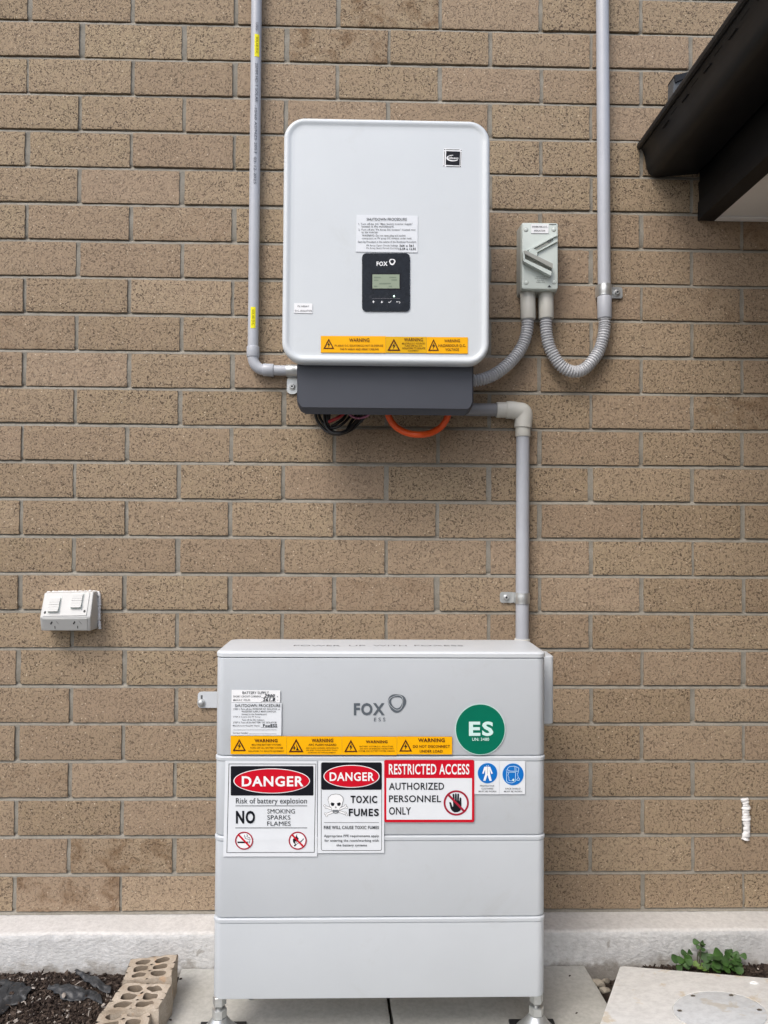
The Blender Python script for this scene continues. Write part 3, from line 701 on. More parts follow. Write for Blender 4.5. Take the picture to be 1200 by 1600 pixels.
# DANGER toxic fumes
s = Sticker(SY-.0004, 340, 1170, 4.4444)
s.base([(699, 84), (1157, 84), (1156, 722), (694, 724)], WH, WH, 60)
s.frame(718, 94, 1141, 708, 14, 3.5, KG, 1); s.rrect(722, 96, 1139, 285, 10, K, 1)
s.disc(930, 191, 195, 79, WHT, 2, 72); s.disc(930, 191, 189, 74, RED, 3, 72); s.text('DANGER', 778, 163, 1088, 224, WHT, .022, 4)
for ch, x0, x1 in (('T', 923, 958), ('O', 962, 1002), ('X', 1005, 1051), ('I', 1056, 1064), ('C', 1071, 1108)): s.text(ch, x0, 326, x1, 377, K, .03)
for ch, x0, x1 in (('F', 911, 940), ('U', 946, 988), ('E', 1049, 1079), ('S', 1086, 1120)): s.text(ch, x0, 416, x1, 468, K, .03)
s.poly([(996, 468), (996, 416), (1007, 416), (1017, 448), (1027, 416), (1038, 416), (1038, 468), (1029, 468), (1029, 434), (1021, 462), (1013, 462), (1005, 434), (1005, 468)], K, 3)
s.line(738, 512, 1120, 512, 2.5, KG)
s.text('FIRE WILL CAUSE TOXIC FUMES', 738, 535, 1120, 558, KG, .02)
s.text('Appropriate PPE requirements apply', 738, 596, 1120, 618, KG, .014); s.text('for entering the room/working with', 742, 628, 1118, 650, KG, .014); s.text('the battery systems', 825, 661, 1037, 683, KG, .014)
cx, cy = 820, 365
for (x0, y0, x1, y1) in ((748, 402, 892, 452), (892, 400, 752, 458)):
    s.line(x0, y0, x1, y1, 17, KG, 1); s.line(x0, y0, x1, y1, 12.5, WHT, 2)
    for ex, ey in ((x0, y0), (x1, y1)):
        for dx, dy in ((-4, -7), (5, 7)): s.disc(ex+dx, ey+dy, 8, 8, KG, 1, 16); s.disc(ex+dx, ey+dy, 6, 6, WHT, 2, 16)
sk = lambda k: [(cx+k*x, 370+k*y) for x, y in ((-53, -14), (-48, -34), (-30, -50), (0, -55), (30, -50), (48, -34), (53, -14), (46, 8), (42, 28), (28, 42), (26, 58), (14, 72), (0, 76), (-14, 72), (-26, 58), (-28, 42), (-42, 28), (-46, 8))]
s.poly(sk(1.04), KG, 3); s.poly(sk(.99), WHT, 4)
for sgn in (-1, 1): s.poly([(cx+sgn*x, y) for x, y in ((8, 378), (30, 372), (36, 382), (28, 397), (14, 396))], K, 5); s.poly([(cx+sgn*x, y) for x, y in ((2, 396), (6, 412), (1, 412))], K, 5)
s.rect(799, 424, 841, 440, GRY, 5); s.line(799, 432, 841, 432, 1.5, WHT, 6)
fin(s, 'toxic_fumes_sign', 'white sign with red DANGER oval and a skull and crossbones')
# RESTRICTED ACCESS
s = Sticker(SY-.0008, 590, 1170, 4.4444)
s.base([(56, 80), (662, 80), (664, 505), (56, 507)], DRED, DRED, 40); s.rrect(46, 77, 671, 510, 13, RED, 1)
s.rect(61, 204, 655, 492, WH, 2); s.text('RESTRICTED ACCESS', 78, 105, 637, 179, WHT, .018, 3)
s.text('AUTHORIZED', 79, 235, 462, 285, K, .014, 4); s.text('PERSONNEL', 79, 323, 440, 371, K, .014, 4); s.text('ONLY', 79, 405, 232, 458, K, .014, 4)
hx, hy = 546, 376
s.ring(hx, hy, 75, 88, DRED, 4)
H = lambda x, y: (590+(685+x/20-590)*4.4444-590, 1170+(1225+y/20-1170)*4.4444-1170)
hp = [(335, 575), (375, 560), (405, 600), (440, 720), (460, 690), (455, 500), (443, 330), (460, 308), (490, 308), (500, 330), (508, 520), (516, 520), (518, 320), (530, 294), (560, 294), (572, 320), (574, 520), (584, 520), (592, 325), (605, 300), (632, 300), (645, 325), (642, 530), (655, 530), (665, 440), (690, 418), (716, 440), (720, 760), (680, 840), (600, 880), (500, 885), (420, 830), (380, 760), (360, 680)]
s.poly([H(x, y) for x, y in hp], K, 4); s.line(hx-60, hy-62, hx+60, hy+62, 15, DRED, 5)
fin(s, 'restricted_access_sign', 'red-bordered sign reading RESTRICTED ACCESS with a barred hand')
# PPE signs
s = Sticker(SY, 740, 1185, 13.333)
s.base([(14, 50), (538, 52), (536, 746), (12, 746)], WH, WH, 30); s.disc(290, 308, 208, 215, LBLU, 1); s.disc(290, 308, 203, 210, BLU, 2)
s.poly([(222, 176), (280, 170), (286, 178), (292, 170), (346, 176), (398, 312), (372, 326), (336, 236), (345, 330), (376, 466), (332, 468), (288, 340), (246, 468), (200, 462), (242, 330), (240, 236), (206, 324), (182, 312)], WHT, 3)
s.line(287, 176, 287, 330, 5, KG, 4); s.disc(272, 152, 8, 8, WHT, 3, 12); s.disc(306, 152, 8, 8, WHT, 3, 12)
s.text('PROTECTIVE', 136, 556, 430, 588, KG, .01); s.text('CLOTHING', 164, 614, 408, 646, KG, .01); s.text('MUST BE WORN', 106, 672, 470, 702, KG, .01)
fin(s, 'protective_clothing_sign', 'small sign with white overalls on a blue disc')
s = Sticker(SY, 740, 1185, 13.333)
s.base([(542, 54), (1074, 56), (1072, 746), (540, 746)], WH, WH, 30); s.disc(822, 332, 225, 232, LBLU, 1); s.disc(822, 332, 220, 227, BLU, 2)
s.pline([(700, 238), (715, 200), (750, 170), (850, 162), (925, 190), (942, 205), (935, 265), (880, 270), (760, 262), (700, 238), (676, 246)], 10, LBLU, 3)
s.pline([(855, 170), (862, 262)], 8, LBLU, 3); s.pline([(880, 180), (885, 262)], 8, LBLU, 3); s.pline([(690, 262), (686, 470), (720, 505), (800, 510), (870, 480), (876, 290), (700, 285)], 10, LBLU, 3)
s.pline([(735, 300), (712, 350), (735, 395), (738, 460), (790, 468), (840, 425)], 9, LBLU, 3); s.pline([(935, 270), (915, 330), (930, 400), (960, 425), (945, 460), (890, 452), (930, 400)], 9, LBLU, 3); s.disc(828, 450, 22, 26, MINT, 4, 14)
s.text('FACE SHIELD', 664, 614, 974, 646, KG, .01); s.text('MUST BE WORN', 634, 674, 1008, 702, KG, .01)
fin(s, 'face_shield_sign', 'small sign with a face shield on a blue disc')
# green round sign
s = Sticker(SY, 530, 980, 3.4286, th=.0008)
s.disc(756, 547.5, 134.5, 137.5, MINT, 0, 72); s.disc(756, 547.5, 131, 134, GRN, 1, 72)
s.text('ES', 695, 505, 826, 583, MINT, .035); s.text('UN: 3480', 712, 592, 803, 609, MINT, .015)
fin(s, 'round_sign', 'round green sign reading ES')
# maker's mark printed on the cabinet
s = Sticker(FY+.0009, 540, 1070, 10.909, th=.0002)
s.text('FOX', 140, 310, 668, 522, GRY, .035, 1); swirl(s, 875, 308, 158, GRY, 1, True, PAINT_B); s.text('E S S', 484, 560, 676, 622, GRY, .0, 1)
fin(s, 'makers_mark', 'grey printed wordmark with a swirled ring')
# paper labels
s = Sticker(SY, 290, 980, 3.871, th=.0008); s.base([(279, 378), (573, 382), (571, 456), (277, 454)], WHT, EDGE, 3)
s.text('BATTERY SUPPLY', 343, 388, 503, 404, KG, .006); s.text('SHORT CIRCUIT CURRENT', 288, 413, 455, 424, KG, .004); s.text('MAX D.C. VOLTS', 288, 435, 390, 446, KG, .004)
s.line(455, 426, 545, 426, 1.5, KG); s.line(455, 448, 545, 448, 1.5, KG); s.text('A', 552, 416, 559, 424, KG); s.text('V', 552, 438, 559, 446, KG)
s.textq('2900', (480, 405), (542, 405), (536, 424), (474, 425), K, .03); s.textq('261.8', (470, 428), (543, 427), (538, 447), (466, 448), K, .03)
fin(s, 'supply_label', 'white battery supply label with handwritten figures')
s = Sticker(SY-.0004, 290, 980, 3.871, th=.0008); s.base([(276, 456), (581, 459), (579, 656), (273, 655)], WH, EDGE, 3)
s.text('SHUTDOWN PROCEDURE', 298, 465, 574, 483, KG, .006)
for t, x0, y0, x1, y1 in (('STEP 1: Turn off the INVERTER AC ISOLATOR or', 288, 490, 572, 500), ('INVERTER SUPPLY MAIN SWITCH', 340, 505, 545, 515), ('located in the Switchboard', 340, 521, 488, 531), ('STEP 2: Isolate the PV Array', 288, 538, 452, 548), ('Turn off the DC isolators', 340, 555, 475, 565), ('STEP 3: Turn off the BATTERY DC ISOLATOR', 288, 571, 550, 581), ('Manufacturer/Supplier Name:', 286, 591, 450, 602), ('Contact Number:', 286, 634, 380, 644)):
    s.text(t, x0, y0, x1, y1, KG, .004)
s.text('FoxESS', 468, 586, 553, 604, K, .025); s.line(455, 606, 556, 606, 1.5, KG); s.line(288, 621, 550, 621, 1.5, KG); s.line(382, 645, 550, 645, 1.5, KG)
fin(s, 'shutdown_label', 'white shutdown procedure label with a handwritten name')
c4 = lambda x: (530+x/3.4286-290)*3.871
for (x0, x1, y0, y1, tri, hand, items, lab) in (
    (272, 610.5, 658, 768, (284, 676, 365, 749), False, (('WARNING', 417, 676, 556, 696, .03), ('MULTIPLE BATTERY SYSTEMS', 400, 706, 577, 716, .01), ('TURN OFF ALL BATTERY SYSTEM', 390, 725, 587, 735, .01), ('ISOLATORS TO ISOLATE EQUIPMENT', 380, 745, 596, 755, .012)), 'amber label, first from the left'),
    (611.5, 945.5, 660, 771, (624, 675, 713, 756), True, (('WARNING', 762, 674, 893, 696, .03), ('ARC FLASH HAZARD', 743, 705, 912, 717, .02), ('ARC FLASH HAZARD APPROPRIATE', 728, 727, 925, 735, .008), ('PPE AND TOOLS REQUIRED WHILE', 730, 741, 918, 749, .008), ('WORKING ON THIS EQUIPMENT', 738, 755, 908, 763, .01)), 'amber label reading ARC FLASH HAZARD'),
    (946.5, 1278, 661, 772, (959, 681, 1040, 755), False, (('WARNING', 1090, 684, 1221, 702, .03), ('BATTERY SYSTEM D.C. ISOLATORS', 1052, 717, 1254, 725, .008), ('DO NOT DE-ENERGISE THE BATTERY', 1056, 731, 1258, 739, .008), ('SYSTEM AND BATTERY SYSTEM CABLING', 1046, 745, 1264, 753, .01)), 'amber label, third from the left'),
    (1279, 1612, 661, 769, (1292, 678, 1370, 752), False, (('WARNING', 1406, 672, 1567, 695, .03), ('DO NOT DISCONNECT', 1375, 713, 1598, 729, .018), ('UNDER LOAD', 1416, 742, 1554, 758, .018)), 'amber label reading DO NOT DISCONNECT')):
    s = Sticker(SY, 290, 980, 3.871, th=.0014); s.base([(x0, y0), (x1, y0+1.5), (x1, y1+1), (x0, y1)], YEL, BRN, 3); s.tri(*tri, BRN, hand)
    for t, a, c_, d, e, bo in items: s.text(t, a, c_, d, e, BRN, bo)
    fin(s, 'warning_label', lab)

# ------------------------------------------------------------------ conduits
def pipe_pts(P, Y, r=None): return [W(x, y, Y) for x, y in P]
def collar(b, p0, p1, r, mat, t=.0012):
    p0, p1 = Vector(p0), Vector(p1); d = (p1-p0).normalized()
    b.tube([p0, p0+d*.0006, p0+d*.0014, p1-d*.0014, p1-d*.0006, p1], [r-t, r-t*.3, r, r, r-t*.3, r-t], mat, n=28)
def pipe_text(strings, cxf, r, Yc, name, parent, mat, extra=None):
    s = Sticker(Yc-r, 0, 0, 1, th=.0)
    if extra: extra(s)
    for t, y0, y1, x0, x1 in strings: s.textq(t, (x1, y0), (x1-.3, y1), (x0-.3, y1), (x0, y0), mat, .0, 3)
    s.b.warp(lambda p: Vector((p.x, Yc-math.sqrt(max((r+(Yc-r-p.y)+.0002)**2-min((p.x-cxf(p.z))**2, (r*.9)**2), 0)), p.z)))
    return s.build(name, parent)
# left solar conduit
rL = .0122; YL = -.0185
sc_ = thing('solar_conduit', 'slim grey pipe with two yellow tags bending into the left side of the inverter', 'conduit', (W(397, 300, YL).x, YL, 1.2))
pt, pb = W(402.3, -140, YL), W(395.3, 545, YL)
b = MB(); b.tube([pt, pb], rL, PVC, n=28); pp = b.build('pipe', sc_)
e0, e1, e2 = W(395.3, 556, YL), W(412, 578, YL), W(428, 578.5, YL)
b = MB(); collar(b, W(395.4, 541.5, YL), W(395.2, 558.5, YL), rL+.0023, PVC); collar(b, W(411, 577.8, YL), W(428, 578.5, YL), rL+.0023, PVC)
cN = W(395.2, 557, YL); cE = W(413, 578, YL); arc = []
for i in range(15):
    t = rad(90*i/14); arc.append((cE.x-(cE.x-cN.x)*math.cos(t), YL, cN.z-(cN.z-cE.z)*math.sin(t)))
b.tube(arc, rL+.0004, PVC, n=28); b.build('elbow', sc_)
b = MB(); b.tube([W(426, 578.5, YL), W(468, 579.5, YL)], rL-.0004, PVC, n=28); b.build('pipe_stub', sc_)
cxf = lambda z: pt.x+(pb.x-pt.x)*(z-pt.z)/(pb.z-pt.z)
for it in (('USG', 35, 47, 399.8, 403.8), ('25MM HD-T SOLAR', 98, 159, 398.8, 403), ('-10/60 AS/NZS 2053', 164, 239, 397.6, 401.6), ('03-12-2025', 245, 287, 396.6, 400.6)): pipe_text([it], cxf, rL, YL, 'printed_marking', pp, PIPEINK)
for (y0, y1, x0, x1, k) in ((53, 88, 397.8, 405, 'upper'), (479.5, 512.5, 391.6, 399.2, 'lower')):
    def ex(s, y0=y0, y1=y1, x0=x0, x1=x1):
        for i in range(8):
            a, c_ = x0+(x1-x0)*i/8, x0+(x1-x0)*(i+1)/8; s.poly([(a, y0), (c_, y0), (c_-.3, y1), (a-.3, y1)], HYEL, 1)
    pipe_text([('SOLAR D.C.', y0+4, y1-4, x0+2, x1-1.6)], cxf, rL, YL, 'yellow_tag', sc_, OLV, ex)
# right mains conduit with flexible bend
rR = .0147; YR = -.0200
mc = thing('mains_conduit', 'thick grey pipe running up the wall with a ribbed flexible bend under the isolator', 'conduit', (W(944, 300, YR).x, YR, 1.2))
b = MB(); b.tube([W(940.3, -140, YR), W(944.3, 470, YR)], rR, PVC, n=28); b.build('pipe', mc)
b = MB(); collar(b, W(944.3, 463.5, YR), W(944.8, 498, YR), rR+.0018, PVC); b.build('coupling', mc)
def flex(P, r, name, parent, ys):
    pts = [W(x, y, yy) for (x, y), yy in zip(P, ys)]; st = .00072; q = resample(spline(pts, 24), st); b = MB()
    R = []
    for i in range(len(q)):
        ph = (i*st/.0062) % 1; R.append(r-(.0030 if ph < .34 else 0 if .46 < ph < .88 else .0012))
    # the grooves are darker only because they are recessed
    b.tube(q, R, FLEX, n=24); return b.build(name, parent, smooth=50)
c7 = lambda L: [(730+x/4.211, 320+y/4.211) for x, y in L]
P = c7([(519, 740), (519, 800), (524, 860), (545, 945), (600, 1040), (655, 1085), (712, 1099), (770, 1080), (825, 1025), (870, 955), (895, 870), (904, 800), (905, 740)])
flex(P, .0142, 'flexible_bend', mc, [-.030]*6+[-.028]+[-.026]*2+[-.023]*2+[-.020]*2)
gl = MB(); Yg = -.030
a0, a1 = W(852.8, 457, Yg), W(853.5, 498.5, Yg); collar(gl, a0, a1, .0172, PVC_W); gl.build('gland', mc)
fc = thing('flexible_conduit', 'ribbed grey flexible conduit sweeping from the isolator down to the charcoal inverter cover', 'conduit', (W(790, 560, Yg).x, Yg, 1.25))
P = c7([(398, 745), (396, 800), (388, 855), (362, 930), (315, 1000), (250, 1065), (180, 1115), (110, 1145), (40, 1158), (0, 1162)])
flex(P, .0142, 'hose', fc, [-.030]*4+[-.034, -.04, -.045, -.05, -.05, -.05])
gl = MB(); a0, a1 = W(824.6, 457, Yg), W(825.2, 499.5, Yg); collar(gl, a0, a1, .0172, PVC_W); gl.build('gland', fc)
# battery conduit
rB = .0152; YB = -.0215
bc = thing('battery_conduit', 'grey pipe with a cream elbow dropping from the inverter to the battery cabinet', 'conduit', (W(816.5, 840, YB).x, YB, .9))
b = MB(); b.tube([W(728, 640, YB), W(780, 640.5, YB)], rB-.0004, simple('dark_grey_pvc', (.22, .225, .24), .45), n=28); b.build('pipe_stub', bc)
b = MB(); collar(b, W(775.5, 640.5, YB), W(795, 640.5, YB), rB+.0028, PVC_W); collar(b, W(817, 662, YB), W(817, 682.5, YB), rB+.0022, PVC_W)
q = spline([W(x, y, YB) for x, y in ((791, 640.6), (800, 640.6), (808, 642), (816.5, 643.5), (818.5, 651), (817.4, 662), (817, 668))], 6); b.tube(q, rB+.0050, PVC_W, n=28); b.build('elbow', bc)
b = MB(); b.tube([W(816.9, 675, YB), W(815.8, 1040, YB)], rB, PVC, n=28); b.build('pipe', bc)
b = MB(); collar(b, W(815.9, 998, YB), W(815.7, 1060, YB), rB+.0028, PVC_W); b.tube([W(815.7, 1055, YB), W(815.7, 1075, YB)+Vector((.01, -.02, 0)), W(822, 1085, YB)+Vector((.01, -.11, 0))], rB, PVC_W, n=20); b.build('collar', bc)
# saddle clamps
def clamp(label, c, r, axis, tabdir, wid, tab, mat=STEEL, dark=False):
    """c = pipe centre; a half strap round the pipe, a foot on the wall and a screw"""
    t = thing('pipe_clamp', label, 'pipe clamp', (c.x, 0, c.z), 'steel saddle clamps holding the conduits')
    b = MB(); n = 22; R0, R1 = r+.0003, r+.0016; h = wid/2; ribs = [(-h, R0, R1), (-h*.55, R0, R1), (-h*.42, R0+.0004, R1+.0004), (h*.42, R0+.0004, R1+.0004), (h*.55, R0, R1), (h, R0, R1)]
    rings = []
    for k in range(n+1):
        a = rad(180*k/n); ring = []
        for (o, q0, q1) in ribs: ring.append((math.cos(a)*q1, -math.sin(a)*q1, o))
        for (o, q0, q1) in reversed(ribs): ring.append((math.cos(a)*q0, -math.sin(a)*q0, o))
        rings.append(ring)
    for sgn in (1, -1):   # legs back to the wall
        pass
    def put(p):   # local (across, y, along) -> world
        return Vector((c.x+p[0], c.y+p[1], c.z+p[2])) if axis == 'z' else Vector((c.x+p[2], c.y+p[1], c.z+p[0]))
    leg = -c.y-.003
    rings = [[(x_, leg, o_) for (x_, y_, o_) in rings[0]]]+rings+[[(x_, leg, o_) for (x_, y_, o_) in rings[-1]]]
    b.rings([[put(p) for p in rg] for rg in rings], mat); b.build('strap', t, smooth=17)
    b = MB(); s0, s1 = (r*.98, r+tab) ; lo, hi = (s0, s1) if tabdir > 0 else (-s1, -s0)
    if axis == 'z': b.rr('y', [(-.0055, c.x+lo, c.x+hi, c.z-h, c.z+h, .006), (-.0040, c.x+lo, c.x+hi, c.z-h, c.z+h, .006)], mat)
    else: b.rr('y', [(-.0055, c.x-h, c.x+h, c.z+lo, c.z+hi, .010), (-.0040, c.x-h, c.x+h, c.z+lo, c.z+hi, .010)], mat)
    b.build('foot_plate', t)
    b = MB(); m = tabdir*(r+tab*.58); p = (c.x+m, -.0055, c.z) if axis == 'z' else (c.x, -.0055, c.z+m)
    b.lathe([(.0085, .0), (.0085, -.0014), (.0062, -.0016), (.0060, -.0055), (.0045, -.0068)], p, STEEL, axis='y', n=20)
    b.lathe([(.0026, -.0066), (.0026, -.00705)], p, BLACKM, axis='y', n=6); b.build('screw', t)
clamp('steel saddle clamp on the thick right-hand pipe, its foot pointing right', W(944.3, 454, YR), rR, 'z', 1, .0265, .033)
clamp('steel saddle clamp on the pipe above the battery cabinet, its foot pointing left', W(816.3, 934.5, YB), rB, 'z', -1, .0250, .034)
clamp('bright steel saddle clamp beside the lower left corner of the inverter, its foot pointing down', W(456, 579, YL), rL-.0003, 'x', -1, .025, .040)

# ------------------------------------------------------------------ isolator
iso = thing('isolator_switch', 'pale green rotary isolator switch on the wall right of the inverter', 'isolator', (W(843, 400, 0).x, 0, 1.55))
Y0 = -.060
a = W(812.5, 351, -.03); c_ = W(869, 459.5, -.03)
b = MB(); b.rr('y', [(-.001, a.x-.002, c_.x+.001, c_.z-.001, a.z, .005), (-.040, a.x, c_.x, c_.z, a.z, .006), (-.043, a.x+.001, c_.x-.001, c_.z+.001, a.z-.001, .005)], ISOB, n=5); b.build('back_box', iso)
a = W(815.8, 347.3, Y0); c_ = W(872, 452.3, Y0)
b = MB(); b.rr('y', [(-.043, a.x, c_.x, c_.z, a.z, .005), (Y0+.003, a.x, c_.x, c_.z, a.z, .005), (Y0+.0008, a.x+.001, c_.x-.001, c_.z+.001, a.z-.001, .004), (Y0, a.x+.003, c_.x-.003, c_.z+.003, a.z-.003, .003)], ISO, n=5)
cov = b.build('cover', iso)
def pp_(x, y): return (800+x/12.31, 340+y/12.31)
for q in ((268, 232), (803, 228), (272, 1247), (812, 1238)):
    p = W(*pp_(*q), Y0); b = MB(); b.lathe([(.0053, .0), (.0053, -.0003), (.0046, -.0003), (.0046, .0)], p, ISOB, axis='y', n=20, caps=False); b.lathe([(.0045, .0), (.0045, -.0008), (.004, -.0012)], p, ISO, axis='y', n=20); b.build('cover_screw', cov)
def wedge(b, pts, y0, y1, mat):
    n = len(pts); F_ = [W(*pp_(x, y), y1) for x, y in pts]; B_ = [Vector((p.x, y0, p.z)) for p in F_]
    b.add(F_+B_, [tuple(range(n))]+[(i, (i+1) % n, (i+1) % n+n, i+n) for i in range(n)], mat)
b = MB()   # moulded channel towards OFF
wedge(b, [(300, 622), (740, 385), (875, 322), (875, 345), (760, 398), (345, 632)], Y0, Y0-.004, ISO); wedge(b, [(480, 640), (875, 430), (875, 455), (490, 662)], Y0, Y0-.005, ISO)
wedge(b, [(420, 605), (760, 430), (760, 470), (470, 630)], Y0, Y0-.0012, ISOB)
b.build('moulded_channel', cov, smooth=None)
p = W(*pp_(395, 700), Y0); b = MB(); b.lathe([(.0105, 0), (.0105, -.004), (.0095, -.005)], p, ISO, axis='y', n=28); b.build('pivot', iso)
b = MB()
wedge(b, [(228, 640), (262, 632), (785, 885), (785, 965), (765, 965), (240, 690)], Y0-.002, Y0-.017, ISOB)
wedge(b, [(212, 790), (250, 795), (760, 1035), (755, 1100), (735, 1108), (225, 840)], Y0-.002, Y0-.015, ISO)
wedge(b, [(212, 660), (245, 668), (250, 800), (214, 795)], Y0-.002, Y0-.015, ISO)
wedge(b, [(245, 690), (740, 930), (735, 1040), (245, 800)], Y0-.001, Y0-.0055, ISOB)
b.build('lever', iso, smooth=None)
s = Sticker(Y0-.0012, 800, 340, 12.31, th=.0)
s.textq('OFF', (680, 455), (785, 408), (805, 440), (695, 500), KG, .02, 1); s.build('off_marking', cov); s = Sticker(Y0-.0012, 800, 340, 12.31, th=.0)
s.textq('ON', (700, 980), (775, 1010), (760, 1045), (688, 1015), KG, .02, 18); s.build('on_marking', cov)
s = Sticker(Y0-.0003, 800, 340, 12.31, th=.0)
for t, x0, y0, x1, y1 in (('ISOLATOR', 468, 1132, 640, 1148), ('DEGREE OF PROTECTION', 440, 1166, 665, 1182), ('IP66 AC', 488, 1200, 612, 1216), ('500V 35A', 470, 1234, 630, 1250)): s.text(t, x0, y0, x1, y1, KG, .0, 1)
s.build('rating_text', cov); s = Sticker(Y0-.0003, 800, 340, 12.31, th=.0); s.poly([(685, 1340), (715, 1295), (760, 1340)], KG, 1); s.build('triangle_mark', cov)
s = Sticker(Y0-.0003, 800, 340, 12.31, th=.0); s.line(715, 130, 850, 130, 12, KG, 1); s.build('top_marking', cov)
s = Sticker(Y0, 800, 340, 12.31, th=.0012); s.base([(366, 128), (705, 128), (702, 302), (368, 300)], WHT, EDGE, 3); s.text('INVERTER A.C.', 390, 160, 682, 190, K, .015); s.text('ISOLATOR', 430, 236, 640, 264, K, .015)
s.build('isolator_label', iso, 'white tag across the top of the switch')

# ------------------------------------------------------------------ double power outlet
po = thing('power_outlet', 'white weatherproof double power outlet with two switches, on the bare wall at left', 'power outlet', (W(110, 955, 0).x, 0, .78))
def o6(x, y, Y): return W(30+x/6, 900+y/6, Y)
ridge, top, bot = -.056, -.034, -.040
F_ = {}
TLf, TRf = o6(236, 158, top), o6(697, 150, top); RL, RR = o6(192, 392, ridge), o6(668, 388, ridge); BLf, BRf = o6(205, 512, bot), o6(668, 514, bot)
back = [Vector((p.x, -.001, p.z)) for p in (TLf, TRf, RL, RR, BLf, BRf)]
back[1].x -= .002; back[5].x += .002
bm = bmesh.new(); vv = [bm.verts.new(p) for p in (TLf, TRf, RR, RL, BLf, BRf, back[0], back[1], back[3], back[2], back[4], back[5])]
for f in ((0, 1, 2, 3), (3, 2, 5, 4), (0, 6, 7, 1), (4, 5, 11, 10), (1, 7, 8, 2), (2, 8, 11, 5), (0, 3, 9, 6), (3, 4, 10, 9)): bm.faces.new([vv[i] for i in f])
bmesh.ops.recalc_face_normals(bm, faces=bm.faces)
bmesh.ops.bevel(bm, geom=[e for e in bm.edges if not e.is_boundary], offset=.003, segments=3, affect='EDGES', profile=.6)
me = bpy.data.meshes.new('housing'); bm.to_mesh(me); bm.free(); me.materials.append(OUTW); me.polygons.foreach_set('use_smooth', [True]*len(me.polygons)); me.set_sharp_from_angle(angle=rad(30))
hs_ = bpy.data.objects.new('housing', me); C.objects.link(hs_); hs_.parent = po; hs_.matrix_parent_inverse = po.matrix_world.inverted()
def face_map(A, B, D):   # origin A, u->B, v->D
    u = B-A; v = D-A; n = u.cross(v).normalized()
    if n.y > 0: n = -n
    return lambda a, b_, h: A+u*a+v*b_+n*h
up = face_map(TLf, TRf, RL); lo = face_map(RL, RR, BLf)
def plate(fm, pts, h0, h1, mat, b):
    n = len(pts); A = [fm(x, y, h1) for x, y in pts]; B = [fm(x, y, h0) for x, y in pts]
    b.add(A+B, [tuple(range(n))]+[(i, (i+1) % n, (i+1) % n+n, i+n) for i in range(n)], mat)
b = MB(); plate(up, [(.06, .03), (.93, .03), (.93, .94), (.06, .94)], 0, .0014, OUTW, b); plate(lo, [(.06, .08), (.93, .08), (.93, .94), (.06, .94)], 0, .0014, OUTW, b); b.build('face_plate', po, smooth=None)
for (x0, y0) in ((.155, .22), (.60, .08)):
    b = MB(); plate(up, [(x0-.012, y0-.03), (x0+.225, y0-.03), (x0+.225, y0+.60), (x0-.012, y0+.60)], .001, .0022, ISO, b)
    for j in range(6):
        h = (.0050, .0058, .0062, .0058, .0066, .0082)[j]; plate(up, [(x0, y0+.57*j/6+.012), (x0+.21, y0+.57*j/6+.012), (x0+.21, y0+.57*(j+1)/6), (x0, y0+.57*(j+1)/6)], .001, h, OUTW, b)
    plate(up, [(x0+.002, y0), (x0+.208, y0), (x0+.208, y0+.57), (x0+.002, y0+.57)], .001, .0045, OUTW, b); b.build('rocker_switch', po, smooth=None)
for (x0, y0) in ((.092, .80), (.885, .78)):
    b = MB(); plate(up, [(x0+.023*math.cos(rad(30*k)), y0+.055*math.sin(rad(30*k))) for k in range(12)], .001, .0017, BLACKM, b); b.build('screw', po, smooth=None)
for cx in (.30, .75):
    b = MB()
    for (x, y, dx, dy) in ((-.075, .38, .018, -.10), (.045, .36, .020, .10)):
        plate(lo, [(cx+x-dx-.009, y-dy-.03), (cx+x-dx+.009, y-dy+.03), (cx+x+dx+.009, y+dy+.03), (cx+x+dx-.009, y+dy-.03)], .001, .0017, BLACKM, b)
    plate(lo, [(cx-.02, .62), (cx-.005, .62), (cx-.005, .82), (cx-.02, .82)], .001, .0017, BLACKM, b); b.build('socket', po, smooth=None)
def blob_bead(P, r, wob, name, parent=None, seed=1, flat=.6):
    q = resample(spline([Vector(p) for p in P], 10), .0011); R = []
    for i in range(len(q)): R.append(r*(1+wob*noise.noise((i*.21, seed, 0))+wob*.6*noise.noise((i*.7, seed, 4)))); q[i] = q[i]+Vector((r*.5*wob*noise.noise((i*.13, seed, 9)), 0, 0))
    b = MB(); b.tube(q, R, FOAM, n=14)
    b.warp(lambda p: p+Vector((1, .5, 1))*.0016*noise.noise(p*330)+Vector((.6, 0, .6))*.0014*noise.noise(p*150))
    return b.build(name, parent, smooth=80)
blob_bead([o6(262, 158, -.004), o6(400, 152, -.004), o6(560, 150, -.004), o6(700, 150, -.004), o6(748, 165, -.004), o6(752, 260, -.004), o6(750, 380, -.004), o6(754, 500, -.004)], .0032, .7, 'sealant_bead', po)
blob = blob_bead([W(1164, 1247.5, -.004), W(1166, 1260, -.004), W(1165.5, 1272, -.004), W(1167, 1285, -.004), W(1166.5, 1300, -.004), W(1164.5, 1313, -.004)], .0080, .42, 'sealant_smear', None, 5)
for v_ in blob.data.vertices:
    p_ = v_.co; k_ = noise.noise(p_*260); p_.x += .0028*noise.noise(p_*120+Vector((3, 0, 0)))+.0014*k_; p_.y = -.002+(p_.y+.002)*.55-.0012*k_
tag(blob, 'lumpy white vertical smear of sealant filling a brick joint at lower right', 'sealant')

